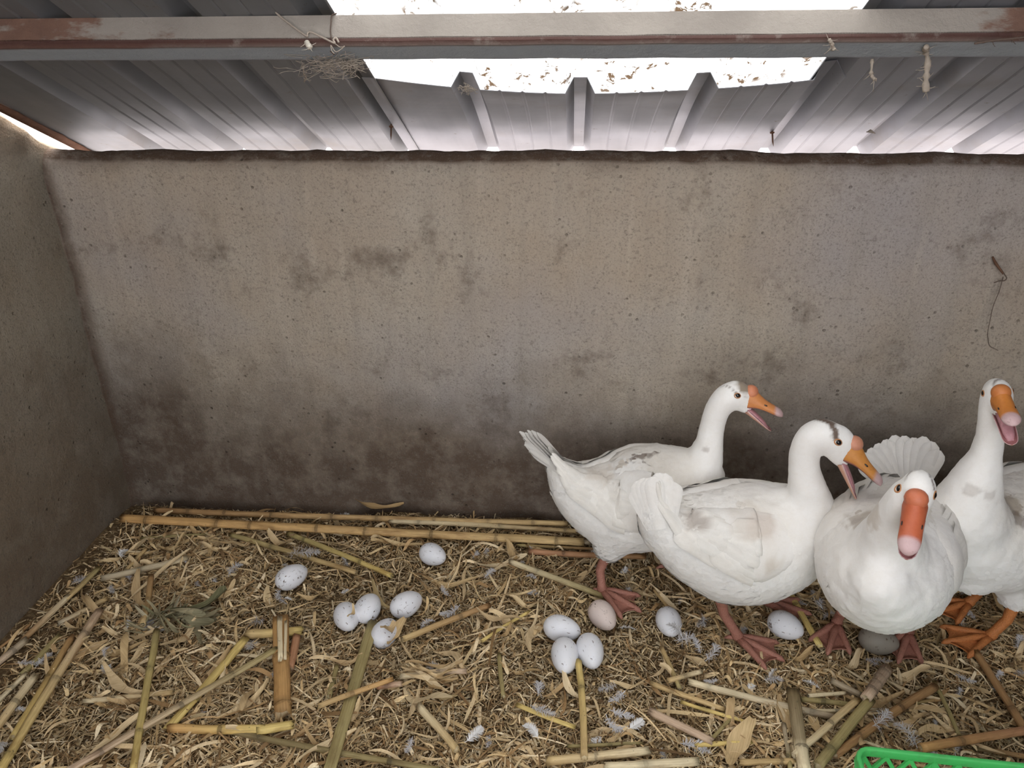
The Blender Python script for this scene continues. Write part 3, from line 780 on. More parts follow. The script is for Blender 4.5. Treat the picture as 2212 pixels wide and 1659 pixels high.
stalk((803,1356),(711,1668),26,'olive','olive','wide flat olive strip of stalk running down the middle left',.010, [], flat=.30, ragged=1.2)
for (a, b, w) in (((604,1338),(606,1418),11), ((617,1344),(616,1420),7)):
    stalk(a, b, w, 'pale', 'pale', 'pale peeled pith strip on top of the thick orange stump, '+('wider' if w > 8 else 'narrower')+' one', .040, [], flat=.35, ragged=1.5)
# frayed root base with husk fibres, and the greenish curled husk beside it
def husk_bundle(name, label, px, py, dirs, L, w, n, z, mat=None):
    c = onz(px, py, z); root = bpy.data.objects.new(name, None); link(root); root.location = (c.x, c.y, floor_h(c.x, c.y))
    tag(root, label, 'husk')
    for i in range(n):
        a = random.uniform(*dirs); me = leaf_mesh(L*random.uniform(.6, 1.15), w*random.uniform(.35, 1.2), random.gauss(0, .5), random.gauss(0, .9), random.uniform(-1, 1), random.uniform(.1, .7))
        me.name = 'husk_leaf'
        if mat: me.materials[0] = mat
        o = bpy.data.objects.new('husk_leaf', me); link(o, root); h = L*.42
        o.location = (math.cos(a)*h, math.sin(a)*h, z+random.uniform(0, .016)); o.rotation_euler = (random.gauss(0, .3), random.gauss(-.1, .15), a)
    return root
husk_bundle('husk_bundle', 'frayed grey root tuft at the top of the olive crossing stalk', 352, 1352, (0, 6.28), .075, .0035, 30, .024, M_HUSK)
husk_bundle('husk_bundle', 'greenish curled husk bundle opening to the right, lower left', 385, 1338, (-.35, .45), .12, .015, 9, .018, M_HUSK)
husk_bundle('husk_bundle', 'pale sheaf of torn husk strips in the middle of the litter', 880, 1462, (-.5, .35), .12, .0055, 18, .018)

# ------------------------------------------------------------------ feathers
def feather_mesh(L, w, fluff, curl, seed):
    R = random.Random(seed); v = []; f = []
    def bar(a, b, wa, wb, nrm):
        d = (b-a); s = d.cross(nrm).normalized(); k = len(v)
        v.extend([a-s*wa, a+s*wa, b+s*wb, b-s*wb]); f.append((k, k+1, k+2, k+3))
    def P(t): return Vector((L*(t-.5), curl*L*(t-.5)**2*2, .10*L*math.sin(math.pi*t)+.003))
    N = 20
    for i in range(N): bar(P(i/N), P((i+1)/N), .00045*(1.3-i/N), .00045*(1.3-(i+1)/N), Vector((0, 0, 1)))
    n = 46
    for i in range(n):
        t = .12+.88*i/n; base = P(t)
        ww = w*math.sin(math.pi*min(1, .12+t*.86))**.6
        for s in (-1, 1):
            ln = ww*R.uniform(.75, 1.1); fl = fluff if t < .55 else fluff*.35
            dirv = Vector((.55+R.gauss(0, fl), s*(.8+R.gauss(0, fl*.6)), R.gauss(.12, .15+fl*.7)))
            e = base+dirv.normalized()*ln; mid = base+(e-base)*.5+Vector((0, 0, .08*ln))
            b2 = .0006 if fl < .2 else .00038
            bar(base, mid, b2, b2, Vector((0, .2*s, 1))); bar(mid, e, b2, .0002, Vector((0, .2*s, 1)))
    me = make_mesh('feather', v, f, M_FEATHER if fluff < .4 else M_DOWN); return me
FM = [feather_mesh(random.uniform(.022, .045), random.uniform(.007, .014), random.choice((.3, .6, .9, 1.2)), random.uniform(-.6, .6), i) for i in range(14)]
nf = 0
for x, y in in_view(1500):
    if nf >= 120: break
    if near_egg(x, y, .048) or y > -.03: continue
    d = Vector((x, y, 0))-CAM; py = 829.5-F_PX*d.dot(upv)/d.dot(fwd); px = 1106+F_PX*d.dot(rgt)/d.dot(fwd)
    if py > 1655 or px < 0 or px > 2212: continue
    if random.random() > .45+.4*(x > 0): continue
    o = bpy.data.objects.new('feather', random.choice(FM)); link(o); sc = random.uniform(.7, 1.25)
    o.location = (x, y, floor_h(x, y)+random.uniform(.012, .024)); o.rotation_euler = (random.gauss(0, .3), random.gauss(0, .2), random.uniform(0, 6.28)); o.scale = (sc,)*3
    zn = zone(px, py); tag(o, 'small white downy feather in the litter '+zn, 'feather', 'small feathers '+zn); nf += 1
def one_feather(px, py, rz, L, w, fl, lab, z=.026):
    p = onz(px, py, z); o = bpy.data.objects.new('feather', feather_mesh(L, w, fl, .2, px)); link(o); o.location = p; o.rotation_euler = (.1, -.05, rz); tag(o, lab, 'feather')
one_feather(655, 1201, .05, .085, .020, .5, 'largest white feather with a bare quill, just behind the farthest left egg')
one_feather(1150, 1582, 2.4, .040, .013, .12, 'flat pale feather near the bottom, left of the lengthwise yellow stalk')
one_feather(1375, 1570, .6, .036, .012, .1, 'bright striped feather below the yellow stick, bottom right of middle')
one_feather(1026, 1592, .9, .045, .013, .15, 'grey curved feather near the bottom middle')
one_feather(1170, 1540, -.4, .055, .013, .6, 'long fluffy feather left of the yellow split stick')

one_feather(1462, 1366, 2.2, .050, .017, 1.1, 'white down plume lying over the front of the half-covered egg', .050)
one_feather(1480, 1385, .3, .048, .016, 1.1, 'fluffy plume beside the half-covered egg, nearer the feet of the middle goose', .034)
one_feather(1540, 1415, 1.0, .055, .015, .9, 'fluffy plume left of the webbed foot of the middle goose', .034)
one_feather(1905, 1560, .7, .060, .018, 1.0, 'large fluffy plume beside the long brown stalk near the crate', .034)
one_feather(1960, 1590, 2.0, .055, .018, 1.0, 'large fluffy plume between the crate and the reddish brown stalk', .034)
# ------------------------------------------------------------------ eggs
def egg_mesh(L, D, mat):
    n, m = 24, 20; v = []; 
    for i in range(m+1):
        th = math.pi*i/m; x = -math.cos(th); r = math.sin(th)*(1-.13*x-.02*x*x)
        if i in (0, m): v.append((x*L/2, 0, 0)); continue
        for j in range(n): w = 2*math.pi*j/n; v.append((x*L/2, math.cos(w)*r*D/2, math.sin(w)*r*D/2))
    f = []
    for j in range(n): f.append((0, 1+(j+1) % n, 1+j))
    for i in range(m-2):
        for j in range(n): a = 1+i*n; k = (j+1) % n; f.append((a+j, a+k, a+n+k, a+n+j))
    a = 1+(m-2)*n
    for j in range(n): f.append((a+j, a+(j+1) % n, len(v)-1))
    return make_mesh('goose_egg', v, f, mat)
for (px, py, (dx, dy), L, D, sink, lab, kind) in EGGS:
    zc = D/2+.012-sink; p = onz(px, py, zc)
    q1, q0 = onz(px+dx, py+dy, zc), onz(px-dx, py-dy, zc); d = (q1-q0)
    o = bpy.data.objects.new('goose_egg', egg_mesh(L, D, M_EGGP if kind == 'p' else M_EGGSHADE if kind == 'd' else M_EGG)); link(o)
    o.location = (p.x, p.y, zc+floor_h(p.x, p.y)*.5); o.rotation_euler = (random.uniform(0, 6), random.uniform(-.12, .12), math.atan2(d.y, d.x))
    tag(o, lab, 'egg', 'goose eggs laid in the straw')
#GEESE
# ------------------------------------------------------------------ geese
def camdir(a, b, c): return (rgt*a + upv*b - fwd*c).normalized()      # right, up, towards the viewer's side
def pxm(p): return F_PX/((Vector(p)-CAM).dot(fwd))
def loft(rings, n=20):
    """rings: (centre, side vector, up vector) with radii in the vectors"""
    v = []
    for c, s, u in rings:
        for j in range(n):
            w = 2*math.pi*j/n; v.append(c+s*math.cos(w)+u*math.sin(w))
    m = len(rings); return v, grid_faces(m, n, True)+[tuple(range(n))[::-1], tuple(range((m-1)*n, m*n))]
BODY_REMESH = .0052
def build_goose(name, label, G):
    foot = G['base']; root = bpy.data.objects.new(name, None); link(root); root.location = foot
    tag(root, label, 'goose', 'white geese in the pen')
    Mi = Matrix.Translation(-Vector(foot))
    def part(nm, v, f, mat, parent=None, col=None, smooth=True, lab=None):
        par = parent or root
        o = mobj(nm, [Vector(p)-Vector(foot) for p in v], f, mat, par, col, smooth)
        if lab: o['label'] = lab
        return o
    # --- body spine
    K = np.array([list(ony(x, y, Y))+[r, r*G.get('wide', 1.0)] for x, y, Y, r in G['body']])
    NB = 34; SP = np.array(catmull(K, NB)); SP[:, 3:] = np.maximum(SP[:, 3:], .012)
    C = [Vector(p[:3]) for p in SP]; T = [(C[min(i+1, NB-1)]-C[max(i-1, 0)]).normalized() for i in range(NB)]
    Z = Vector((0, 0, 1)); frames = []
    for t in T:
        s = t.cross(Z).normalized(); u = s.cross(t).normalized(); frames.append((s, u))   # s = right side of the bird
    def S(t, phi, side, off=0.0):
        """point on the flank: t 0 tail..1 breast, phi 0 = back, 90deg = side; side +1/-1"""
        x = t*(NB-1); i = int(max(0, min(NB-2, math.floor(x)))); q = x-i
        c = C[i]*(1-q)+C[i+1]*q; qq = min(1, max(0, q))
        s = frames[i][0]*(1-qq)+frames[i+1][0]*qq; u = frames[i][1]*(1-qq)+frames[i+1][1]*qq
        rl = SP[i, 4]*(1-qq)+SP[i+1, 4]*qq; rv = SP[i, 3]*(1-qq)+SP[i+1, 3]*qq
        return c + s*side*math.sin(phi)*(rl+off) + u*math.cos(phi)*(rv+off)
    pieces = []
    rings = [(C[i], frames[i][0]*SP[i, 4], frames[i][1]*SP[i, 3]) for i in range(NB)]
    pieces.append(loft(rings, 26))
    pieces.append(ellipsoid(C[-1], [T[-1]*SP[-1, 3]*.8, frames[-1][0]*SP[-1, 4]*.98, frames[-1][1]*SP[-1, 3]*.98]))
    # --- neck
    NK = np.array(catmull([list(ony(x, y, Y))+[r] for x, y, Y, r in G['neck']], 30))
    npth = [Vector(p[:3]) for p in NK]; pieces.append(tube(npth, list(NK[:, 3]), 18))
    # --- skull
    hp = ony(*G['skull']); hs = G['hs']; f = camdir(*G['fdir']); uu = camdir(*G['udir']); sd = f.cross(uu).normalized(); uu = sd.cross(f).normalized()
    def H(a, b, c): return hp+(f*a+uu*b+sd*c)*(.001*hs)       # head frame in mm: forward, up, right
    pieces.append(ellipsoid(H(-2, 2, 0), [f*.034*hs, sd*.0245*hs, uu*.030*hs]))
    pieces.append(ellipsoid(H(13, -3, 0), [f*.024*hs, sd*.0195*hs, uu*.027*hs]))
    pieces.append(ellipsoid(H(18, -20, 0), [f*.026*hs, sd*.013*hs, uu*.010*hs]))
    for (hip, knee) in G['thigh']:
        a, b = ony(*hip[:3]), ony(*knee[:3]); pieces.append(tube([a, a*.6+b*.4, b], [hip[3], hip[3]*.8, knee[3]], 14))
    for x, y, Y, r in G.get('bulge', []):
        pieces.append(ellipsoid(ony(x, y, Y), [Vector((r, 0, 0)), Vector((0, r, 0)), Vector((0, 0, r))]))
    v, fc = merge(*pieces)
    tmp = mobj('tmp', [p-Vector(foot) for p in v], fc)
    r = tmp.modifiers.new('r', 'REMESH'); r.mode = 'VOXEL'; r.voxel_size = BODY_REMESH
    sm = tmp.modifiers.new('s', 'SMOOTH'); sm.factor = .5; sm.iterations = 9
    dg = bpy.context.evaluated_depsgraph_get(); me = bpy.data.meshes.new_from_object(tmp.evaluated_get(dg))
    bpy.data.objects.remove(tmp)
    n = len(me.vertices); co = np.empty(n*3); me.vertices.foreach_get('co', co); co = co.reshape(-1, 3)+np.array(foot)
    no = np.empty(n*3); me.vertices.foreach_get('normal', no); no = no.reshape(-1, 3)
    # gentle feather lumps on the body
    bc = np.array([list(c) for c in C]); dmin = np.sqrt(((co[:, None]-bc[None])**2).sum(2)); near = dmin.argmin(1); isb = dmin.min(1)
    rel = isb/np.maximum(SP[near, 3], .02)
    
    ne = len(me.edges); ed = np.empty(ne*2, np.int32); me.edges.foreach_get('vertices', ed); ed = ed.reshape(-1, 2)
    hd0 = np.linalg.norm(co-np.array(hp), axis=1); wgt = (np.clip((hd0-.07)/.07, 0, 1)*np.clip((co[:, 2]-.03)/.05, 0, 1)*.6)[:, None]
    deg = np.bincount(ed.ravel(), minlength=n)[:, None]
    for _ in range(G.get('smooth', 16)):
        acc = np.zeros((n, 3)); np.add.at(acc, ed[:, 0], co[ed[:, 1]]); np.add.at(acc, ed[:, 1], co[ed[:, 0]]); co = co+wgt*(acc/deg-co)
    me.vertices.foreach_set('co', (co-np.array(foot)).ravel()); me.update(); me.vertices.foreach_get('normal', (no_ := np.empty(n*3))); no = no_.reshape(-1, 3)
    lump = np.array([.0022*noise.noise(Vector((p[0]*38, p[1]*38, p[2]*38)))+.0012*noise.noise(Vector((p[0]*90, p[1]*90, p[2]*90))) for p in co])
    headd = np.linalg.norm(co-np.array(hp), axis=1)
    lump *= np.clip((headd-.05)/.1, .12, 1)
    co2 = co+no*lump[:, None]
    me.vertices.foreach_set('co', (co2-np.array(foot)).ravel()); me.update()
    me.polygons.foreach_set('use_smooth', [True]*len(me.polygons)); me.name = 'body'
    from mathutils.bvhtree import BVHTree
    bvh = BVHTree.FromPolygons([tuple(p) for p in co2], [tuple(p.vertices) for p in me.polygons])
    S0 = S
    def S(t, phi, side, off=0.0):
        '''as above, but laid on the finished body surface'''
        p = S0(t, phi, side); i = min(max(t, 0), 1)*(NB-1); k_ = int(min(NB-2, i)); c = C[k_].lerp(C[k_+1], i-k_)
        if t < .02: return S0(t, phi, side, off)
        d = (p-c).normalized(); h = bvh.ray_cast(c, d, .3)
        return (h[0] if h[0] is not None else p)+d*off
    def mark_point(pt):
        if pt[0] == 'h': return np.array(H(*pt[1:]))
        h = bvh.ray_cast(CAM, ray(pt[0], pt[1]).normalized(), 5); return np.array(h[0] if h[0] is not None else ony(*pt))
    def marked(P, cc, slack=0.0):
        wv_ = np.array([noise.noise(Vector((p[0]*70, p[1]*70, p[2]*100))) for p in P])
        for (pt, rad, c, amt) in G['marks']:
            d = np.maximum(0, np.linalg.norm(P-mark_point(pt), axis=1)-slack)
            m = np.clip((rad*(1+.6*wv_)-d)/(rad*.3), 0, 1)*amt; cc = cc*(1-m[:, None])+np.array(c)*m[:, None]
        return cc
    # --- natural colour: white, cream on the back, own markings
    col = np.tile(np.array([.87, .85, .82]), (n, 1))
    back = np.clip(no[:, 2]*1.3, 0, 1)*np.clip((headd-.12)/.12, 0, 1)
    wn_ = np.array([noise.noise(Vector(p*9)) for p in co])
    k = (back*np.clip(.45+wn_, 0, 1)*.55)[:, None]; col = col*(1-k)+np.array([.66, .585, .47])*k
    ws = np.array([noise.noise(Vector((p[0]*55, p[1]*55, p[2]*80))) for p in co])
    col = marked(co, col)
    for (pts, wd, c, amt) in G.get('stripes', []):
        sc_ = np.array([34, 30, 24.5]); loc = (co-np.array(hp))@np.array([list(f), list(uu), list(sd)]).T/(.001*hs)/sc_
        loc = loc/np.linalg.norm(loc, axis=1)[:, None]*.028; Q = [np.array(p)/sc_ for p in pts]; Q = [q/np.linalg.norm(q)*.028 for q in Q]; dm = np.full(n, 9.)
        for a, b in zip(Q[:-1], Q[1:]):
            ab = b-a; t = np.clip(((loc-a)@ab)/(ab@ab), 0, 1); dm = np.minimum(dm, np.linalg.norm(loc-(a+t[:, None]*ab), axis=1))
        dm[headd > .058*hs] = 9
        m = np.clip((wd*hs*(1+.6*ws)-dm)/.0022, 0, 1)*amt; col = col*(1-m[:, None])+np.array(c)*m[:, None]
    a = me.color_attributes.new('Col', 'FLOAT_COLOR', 'POINT'); a.data.foreach_set('color', np.concatenate([col, np.ones((n, 1))], 1).astype(np.float32).ravel())
    me.materials.append(M_PLUME); body = link(bpy.data.objects.new('body', me), root)
    # --- contour feathers lying on the body (uncountable)
    R = np.random.default_rng(G['seed'])
    tang = np.array([list(t) for t in T])[near]
    okm = np.where((headd > .20) & (rel < 1.5) & (near < NB-5))[0]
    pick = R.choice(okm, 3400); q = []; qc = []
    for i in pick:
        nn = Vector(no[i]); t = Vector(-tang[i]); t = (t-nn*t.dot(nn))
        if t.length < .2: continue
        t.normalize(); s = nn.cross(t); jit = R.normal(0, .22); t = (t+s*jit).normalized(); s = nn.cross(t)
        L = R.uniform(.010, .021); w = L*R.uniform(.28, .42); b = Vector(co2[i])-Vector(foot)-nn*.0010; lift = nn*R.uniform(-.0004, .0015)
        c0 = b; c1 = b+t*L*.6+nn*.0012; c2 = b+t*L+lift
        k = len(q); q += [c0-s*w*.5, c0+s*w*.5, c1+s*w, c1-s*w, c2+s*w*.35, c2-s*w*.35]; qc += [col[i]*R.uniform(.97, 1.03)]*6
    nq = len(q)//6; fq = []
    for j in range(nq): fq += [(6*j, 6*j+1, 6*j+2, 6*j+3), (6*j+3, 6*j+2, 6*j+4, 6*j+5)]
    pl = mobj('contour_feathers', q, fq, M_PLUME, root, np.array(qc)); pl['kind'] = 'stuff'
    # --- folded wings: a raised shell, then rows of feathers as sub-parts
    t0, t1, p0, p1 = G['wing']
    for side in G['wing_sides']:
        v = []; wc = []; nu, nv = 26, 14
        for i in range(nu):
            a = i/(nu-1); t = t1+(t0-t1)*a                       # shoulder -> tail
            hgt = math.sin(math.pi*min(1, .16+.80*a))**.5 if a < .5 else (1-((a-.5)/.52)**2)**.6
            for j in range(nv):
                b = j/(nv-1); mid = p0+(p1-p0)*(.50-.12*a); half = (p1-p0)*.5*hgt
                ph = math.radians(mid+(b*2-1)*half); bell = (1-(2*b-1)**4)*(1-(2*a-1)**6)
                o = -.009+.0185*bell; p = S(t, ph, side, o); p += Vector((nz(p, 30), nz(p, 30, 3), nz(p, 30, 5)))*.0015
                v.append(p)
                c = np.array([.86, .835, .80]); g = max(0, min(1, .5+1.3*noise.noise(p*11)))*.32*math.sin(math.pi*b)
                wc.append(c*(1-g)+np.array([.68, .60, .50])*g)
        ff = grid_faces(nu, nv)
        if side < 0: ff = [x[::-1] for x in ff]
        wc = np.array(wc); P = np.array([list(p) for p in v])
        wc = marked(P, wc, .010)
        wing = part('wing', v, ff, M_PLUME, col=wc)
        for (cnt, ta, tb, fa, fb, L, wd, off) in ((9, .60, .46, 40, 90, .085, .015, .0030), (9, .47, .36, 38, 86, .105, .0145, .0020), (8, .36, .26, 34, 74, .125, .013, .0010), (6, .24, .17, 28, 56, .125, .011, .0)):
            for i in range(cnt):
                u_ = i/(cnt-1); t_s = ta+(tb-ta)*abs(u_-.4)+R.normal(0, .022); ph0 = fa+(fb-fa)*u_; fv = []; fcol = []
                bl = sum((C[j+1]-C[j]).length for j in range(NB-1)); ns = 9
                tint = R.uniform(.93, 1.02); warm = R.random()*.5
                for e in range(ns):
                    q_ = e/(ns-1); t = t_s-q_*L/bl; ph_c = ph0+(52-ph0)*q_*.45
                    wv = wd*(.7+.6*q_)*(1 if q_ < .8 else math.sqrt(max(.02, 1-((q_-.8)/.205)**2)))
                    rr = max(.05, SP[int(max(0, min(NB-1, t*(NB-1)))), 3]); o = .0035+(.0045+off)*min(1, q_*2.0)+.0042*math.sin(math.pi*min(1, q_*.92))*min(1, q_*2)+.00010*(cnt-i)*min(1, q_*3)-.0035*q_*q_; t = max(t, -.10-.02*R.random())
                    for j, sx in enumerate((-1, -.5, 0, .5, 1)):
                        fv.append(S(t, math.radians(ph_c)+sx*wv/rr, side, o+.0016*(1-abs(sx))-.0012*(sx > .9)))
                        cc = np.array([.85, .82, .77])*tint; cc = cc*(1-warm*.25)+np.array([.62, .53, .43])*warm*.25
                        fcol.append(cc*(.90 if abs(sx) > .9 else (.94 if sx == 0 else 1)))
                fq = grid_faces(ns, 5)
                fo = part('feather', fv, fq, M_PLUME, wing, marked(np.array([list(p) for p in fv]), np.array(fcol), .012))
    # --- tail fan
    tb = ony(*G['tailpos']) if 'tailpos' in G else C[5]+frames[5][1]*.012; td = camdir(*G['tail']); ts = frames[16][0]; ts = (ts-td*ts.dot(td)).normalized(); ts = Quaternion(td, G.get('twist', 0)) @ ts; tn = ts.cross(td).normalized()
    cnt = G.get('tailn', 9)
    for i in range(cnt):
        u_ = (i/(cnt-1)-.5)*2; L = G['tail_len']*(1-.16*u_*u_)*R.uniform(.94, 1.05); ang = u_*G['fan']; d = (td*math.cos(ang)+ts*math.sin(ang)).normalized(); s = tn.cross(d).normalized()
        fv = []; fcol = []; ns = 14
        for e in range(ns):
            q_ = e/(ns-1); wv = .017*(.75+.5*q_)*(1 if q_ < .75 else math.sqrt(max(.03, 1-((q_-.75)/.255)**2)))
            for sx in (-1, -.5, 0, .5, 1):
                fv.append(tb+ts*u_*.016+d*L*q_+s*sx*wv+tn*(.0025*(1-abs(sx))-.004*abs(u_)*2+.008*q_*q_+.0008*i))
                fcol.append(np.array([.85, .82, .78])*(.88 if abs(sx) > .9 else 1)*R.uniform(.97, 1.02))
        part('tail_feather', fv, grid_faces(ns, 5), M_PLUME, col=np.array(fcol))
    # --- bill
    O1, O2, PK, DK = np.array(G['bill']), np.array(G['bill'])*np.array([1.05, 1.12, 1.1]), np.array([.60, .42, .42]), np.array([.30, .12, .12])
    secs = [(13, 30, -21, 15.5), (19, 31, -22, 16.5), (26, 27, -21, 16.5), (34, 23, -16.5, 16), (43, 18.5, -12, 15.5), (54, 14, -9.5, 15), (66, 11, -8.5, 15), (78, 9, -9, 15), (86, 7.5, -9, 14), (92, 5, -8.5, 11.5), (96.5, 1.5, -7.5, 7), (98.5, -3, -6.5, 2.5)]
    secs = [tuple(q) for q in catmull(secs, 34)]; v = []; cc = []; n_ = 26
    for (a, top, bot, hw) in secs:
        for j in range(n_):
            w = 2*math.pi*j/n_; cw, sw = math.cos(w), math.sin(w)
            y = G.get('bw', 1)*hw*(abs(cw)**.85)*(1 if cw > 0 else -1)*(1-.22*max(0, sw)); zz = (bot+(top-bot)*(sw*.5+.5)) if sw >= -.2 else bot+(top-bot)*(.4)+ (sw+.2)/.8*(top-bot)*.4
            if sw < -.75: zz += (top-bot)*.10*(1-abs(cw))
            v.append(H(a, zz, y))
            m = max(0, min(1, (a-77+3*sw)/6)); c = O1*(1-m)+PK*m
            if sw < -.55: c = DK if a < 84 else PK*.8
            cc.append(c)
    part('upper_bill', v, grid_faces(len(secs), n_, True)+[tuple(range(n_))[::-1], tuple(range((len(secs)-1)*n_, len(secs)*n_))], M_BILL, col=np.array(cc))
    ev, ef = ellipsoid(H(21, 18, 0), [f*.0150*hs*G.get('knob', 1), sd*.0158*hs, uu*.0150*hs*G.get('knob', 1)], 16, 10)
    part('bill_knob', ev, ef, M_BILL, col=np.tile(np.array(G['knobc']), (len(ev), 1)))
    for s_ in (-1, 1):
        ev, ef = ellipsoid(H(57, 6.5, s_*12.3), [f*.0042*hs, sd*.0012*hs, uu*.0018*hs], 8, 6)
        part('nostril', ev, ef, M_EYE)
    # lower bill: an open trough hinged at the mouth corner
    op = G['open']; hx, hz = 31, -17
    def Lw(x, y, z): return H(hx+x*math.cos(op)+z*math.sin(op), hz-x*math.sin(op)+z*math.cos(op), y)
    v = []; cc = []; xs = [0, 8, 18, 30, 42, 52, 59, 63.5, 65.5]; ws = [16, 15.6, 14.6, 13.6, 13, 12.2, 10.4, 7, 2.5]
    for x, hw in zip(xs, ws):
        dp = 11*(1-x/90)
        for j in range(9): w = math.pi*j/8; v.append(Lw(x, -math.cos(w)*hw, -math.sin(w)*dp)); cc.append(O2*.5+PK*.5 if j not in (0, 8) else PK*1.1)
        for j in range(9): w = math.pi*(8-j)/8; v.append(Lw(x-.5, -math.cos(w)*(hw-1.6), -math.sin(w)*(dp-2.2))); cc.append(DK*1.1)
    part('lower_bill', v, grid_faces(len(xs), 18, True)+[tuple(range(18))[::-1], tuple(range((len(xs)-1)*18, len(xs)*18))], M_BILL, col=np.array(cc))
    if op > .1:
        tp = [Lw(-6, 0, -1), Lw(12, 0, .8), Lw(28, 0, 1.2), Lw(44, 0, .4), Lw(57, 0, -2)]
        rings = [(p, sd*(r_*.001*hs), (uu*math.cos(op)+f*math.sin(op))*(r_*.42*.001*hs)) for p, r_ in zip(tp, (11, 11, 10, 9, 5))]
        tv, tf = loft(rings, 12); part('tongue', tv, tf, M_TONGUE)
    for s_ in (-1, 1):
        e = G['eye']
        rv_, rf = [], []
        def onhead(a_, b_, lift):
            h = bvh.ray_cast(H(a_, b_, s_*60), -sd*s_, .2); p = h[0] if h[0] is not None else H(a_, b_, s_*23)
            return p+sd*(s_*lift*.001*hs)
        ring = [onhead(e[0]+6.0*math.cos(w), e[1]+4.5*math.sin(w), -.3) for w in np.linspace(0, 2*math.pi, 19)]
        ty = part('eye', *ellipsoid(onhead(e[0], e[1], -2.9), [f*.0062*hs, sd*.0052*hs, uu*.0050*hs], 16, 12), M_EYE)
        rv_, rf = tube(ring, .0013*hs, 6, False); part('eye_ring', rv_, rf, M_EYERING, ty)
    # --- legs and webbed feet
    LM = M_LEGO if G.get('orange') else M_LEG
    for lg in G['legs']:
        top = ony(*lg['top']); fx, fy = lg['foot']; base = onz(fx, fy, .028); an = base+Vector((0, 0, .012)); dv = (onz(*lg['toe'], .028)-base); dv.z = 0; dv.normalize(); sv = Vector((-dv.y, dv.x, 0))
        mid = (top*.45+an*.55)-dv*.012
        pv, pf = tube([top, top*.72+mid*.28, mid, an*.8+mid*.2, an, an-Vector((0, 0, .008))], [.0135, .0125, .0105, .0100, .0125, .010], 12)
        leg = part('leg', pv, pf, LM)
        sz = lg.get('size', .085); fv = []; toes = [(-.50, .92), (0.0, 1.05), (.52, .88)]
        tips = [base+(dv*math.cos(a)+sv*math.sin(a))*sz*l for a, l in toes]
        shapes = []
        for tp_ in tips:
            dd = tp_-base
            pts = [base+Vector((0, 0, .006)), base+dd*.35+Vector((0, 0, .008)), base+dd*.7+Vector((0, 0, .005)), tp_+Vector((0, 0, .002)), tp_+dd.normalized()*.008-Vector((0, 0, .001))]
            shapes.append(tube(pts, [.0090, .0078, .0068, .0058, .0016], 8))
        shapes.append(tube([base+Vector((0, 0, .006)), base-dv*.016-sv*.006+Vector((0, 0, .004)), base-dv*.024-sv*.010], [.006, .0045, .002], 8))
        for a_, b_ in ((0, 1), (1, 2)):
            wv = []; nw = 7
            for i in range(nw):
                q_ = i/(nw-1)
                for j in range(nw):
                    h_ = j/(nw-1); A = base+(tips[a_]-base)*q_; B = base+(tips[b_]-base)*q_; p = A*(1-h_)+B*h_
                    p = base+(p-base)*(1-.10*math.sin(math.pi*h_)*q_); wv.append(p+Vector((0, 0, .0065-.0030*math.sin(math.pi*h_)+.0015*math.sin(h_*19))))
            top_ = wv; bot_ = [p-Vector((0, 0, .004)) for p in wv]; N2 = nw*nw; gf_ = grid_faces(nw, nw)
            bd = [i for i in range(nw)]+[i*nw+nw-1 for i in range(1, nw)]+[nw*(nw-1)+i for i in range(nw-2, -1, -1)]+[i*nw for i in range(nw-2, 0, -1)]
            ring_f = [(bd[i], bd[(i+1) % len(bd)], bd[(i+1) % len(bd)]+N2, bd[i]+N2) for i in range(len(bd))]
            shapes.append((top_+bot_, gf_+[tuple(x+N2 for x in q)[::-1] for q in gf_]+ring_f))
        wv, wf = merge(*shapes); part('foot', wv, wf, LM, leg)
    return root

BR, TAUPE, GREY, PALE = (.13, .085, .06), (.36, .29, .21), (.42, .37, .33), (.60, .53, .45)
g1 = onz(1310, 1285, .0)
build_goose('goose', 'rear goose stretching its neck along the wall, brown flecks on its back', dict(seed=1, base=(g1.x, g1.y, .0), wide=.98,
  body=[(1190,1000,-.275,.016),(1206,1022,-.272,.030),(1228,1046,-.27,.049),(1258,1066,-.26,.071),(1300,1080,-.25,.098),(1350,1082,-.245,.116),(1410,1072,-.24,.120),(1470,1052,-.24,.106),(1512,1032,-.245,.074),(1535,1025,-.25,.040)],
  neck=[(1490,1045,-.245,.060),(1516,1003,-.245,.044),(1531,962,-.25,.0325),(1538,922,-.25,.0265),(1550,885,-.255,.0265),(1572,858,-.26,.0285),(1592,855,-.26,.027)],
  skull=(1593,855,-.26), hs=1.0, fdir=(.92,-.38,.16), udir=(.38,.85,.40), open=.40, eye=(-3,8,24.5), bill=(.60,.235,.075), knobc=(.62,.235,.125),
  marks=[(('h',2,29,6),.021,(.27,.21,.15),.95), (('h',16,24,0),.008,TAUPE,.6), ((1385,985,-.315),.011,BR,.75),((1405,983,-.315),.010,BR,.7),((1368,992,-.32),.010,BR,.6),((1418,976,-.30),.009,BR,.75),((1350,1000,-.325),.012,PALE,.8),((1400,996,-.325),.010,BR,.45),((1523,971,-.285),.008,GREY,.6),((1300,1020,-.33),.03,PALE,.6)],
  stripes=[([(-30,14,14),(-24,18,18),(-12,14,22),(-6,10,24)],.0022,BR,.9), ([(-31,14,-12),(-20,22,-16)],.002,BR,.8), ([(-34,6,4),(-30,16,12)],.0022,BR,.8)],
  thigh=[((1325,1150,-.28,.060),(1314,1203,-.285,.028))], bulge=[],
  wing=(-.02,.82,18,104), wing_sides=(1,-1), tail=(-.66,.72,.20), tail_len=.135, fan=.34,
  legs=[dict(top=(1312,1192,-.285), foot=(1300,1280), toe=(1365,1312), size=.092), dict(top=(1430,1180,-.19), foot=(1440,1225), toe=(1510,1235))]))
g2 = onz(1595, 1388, .0)
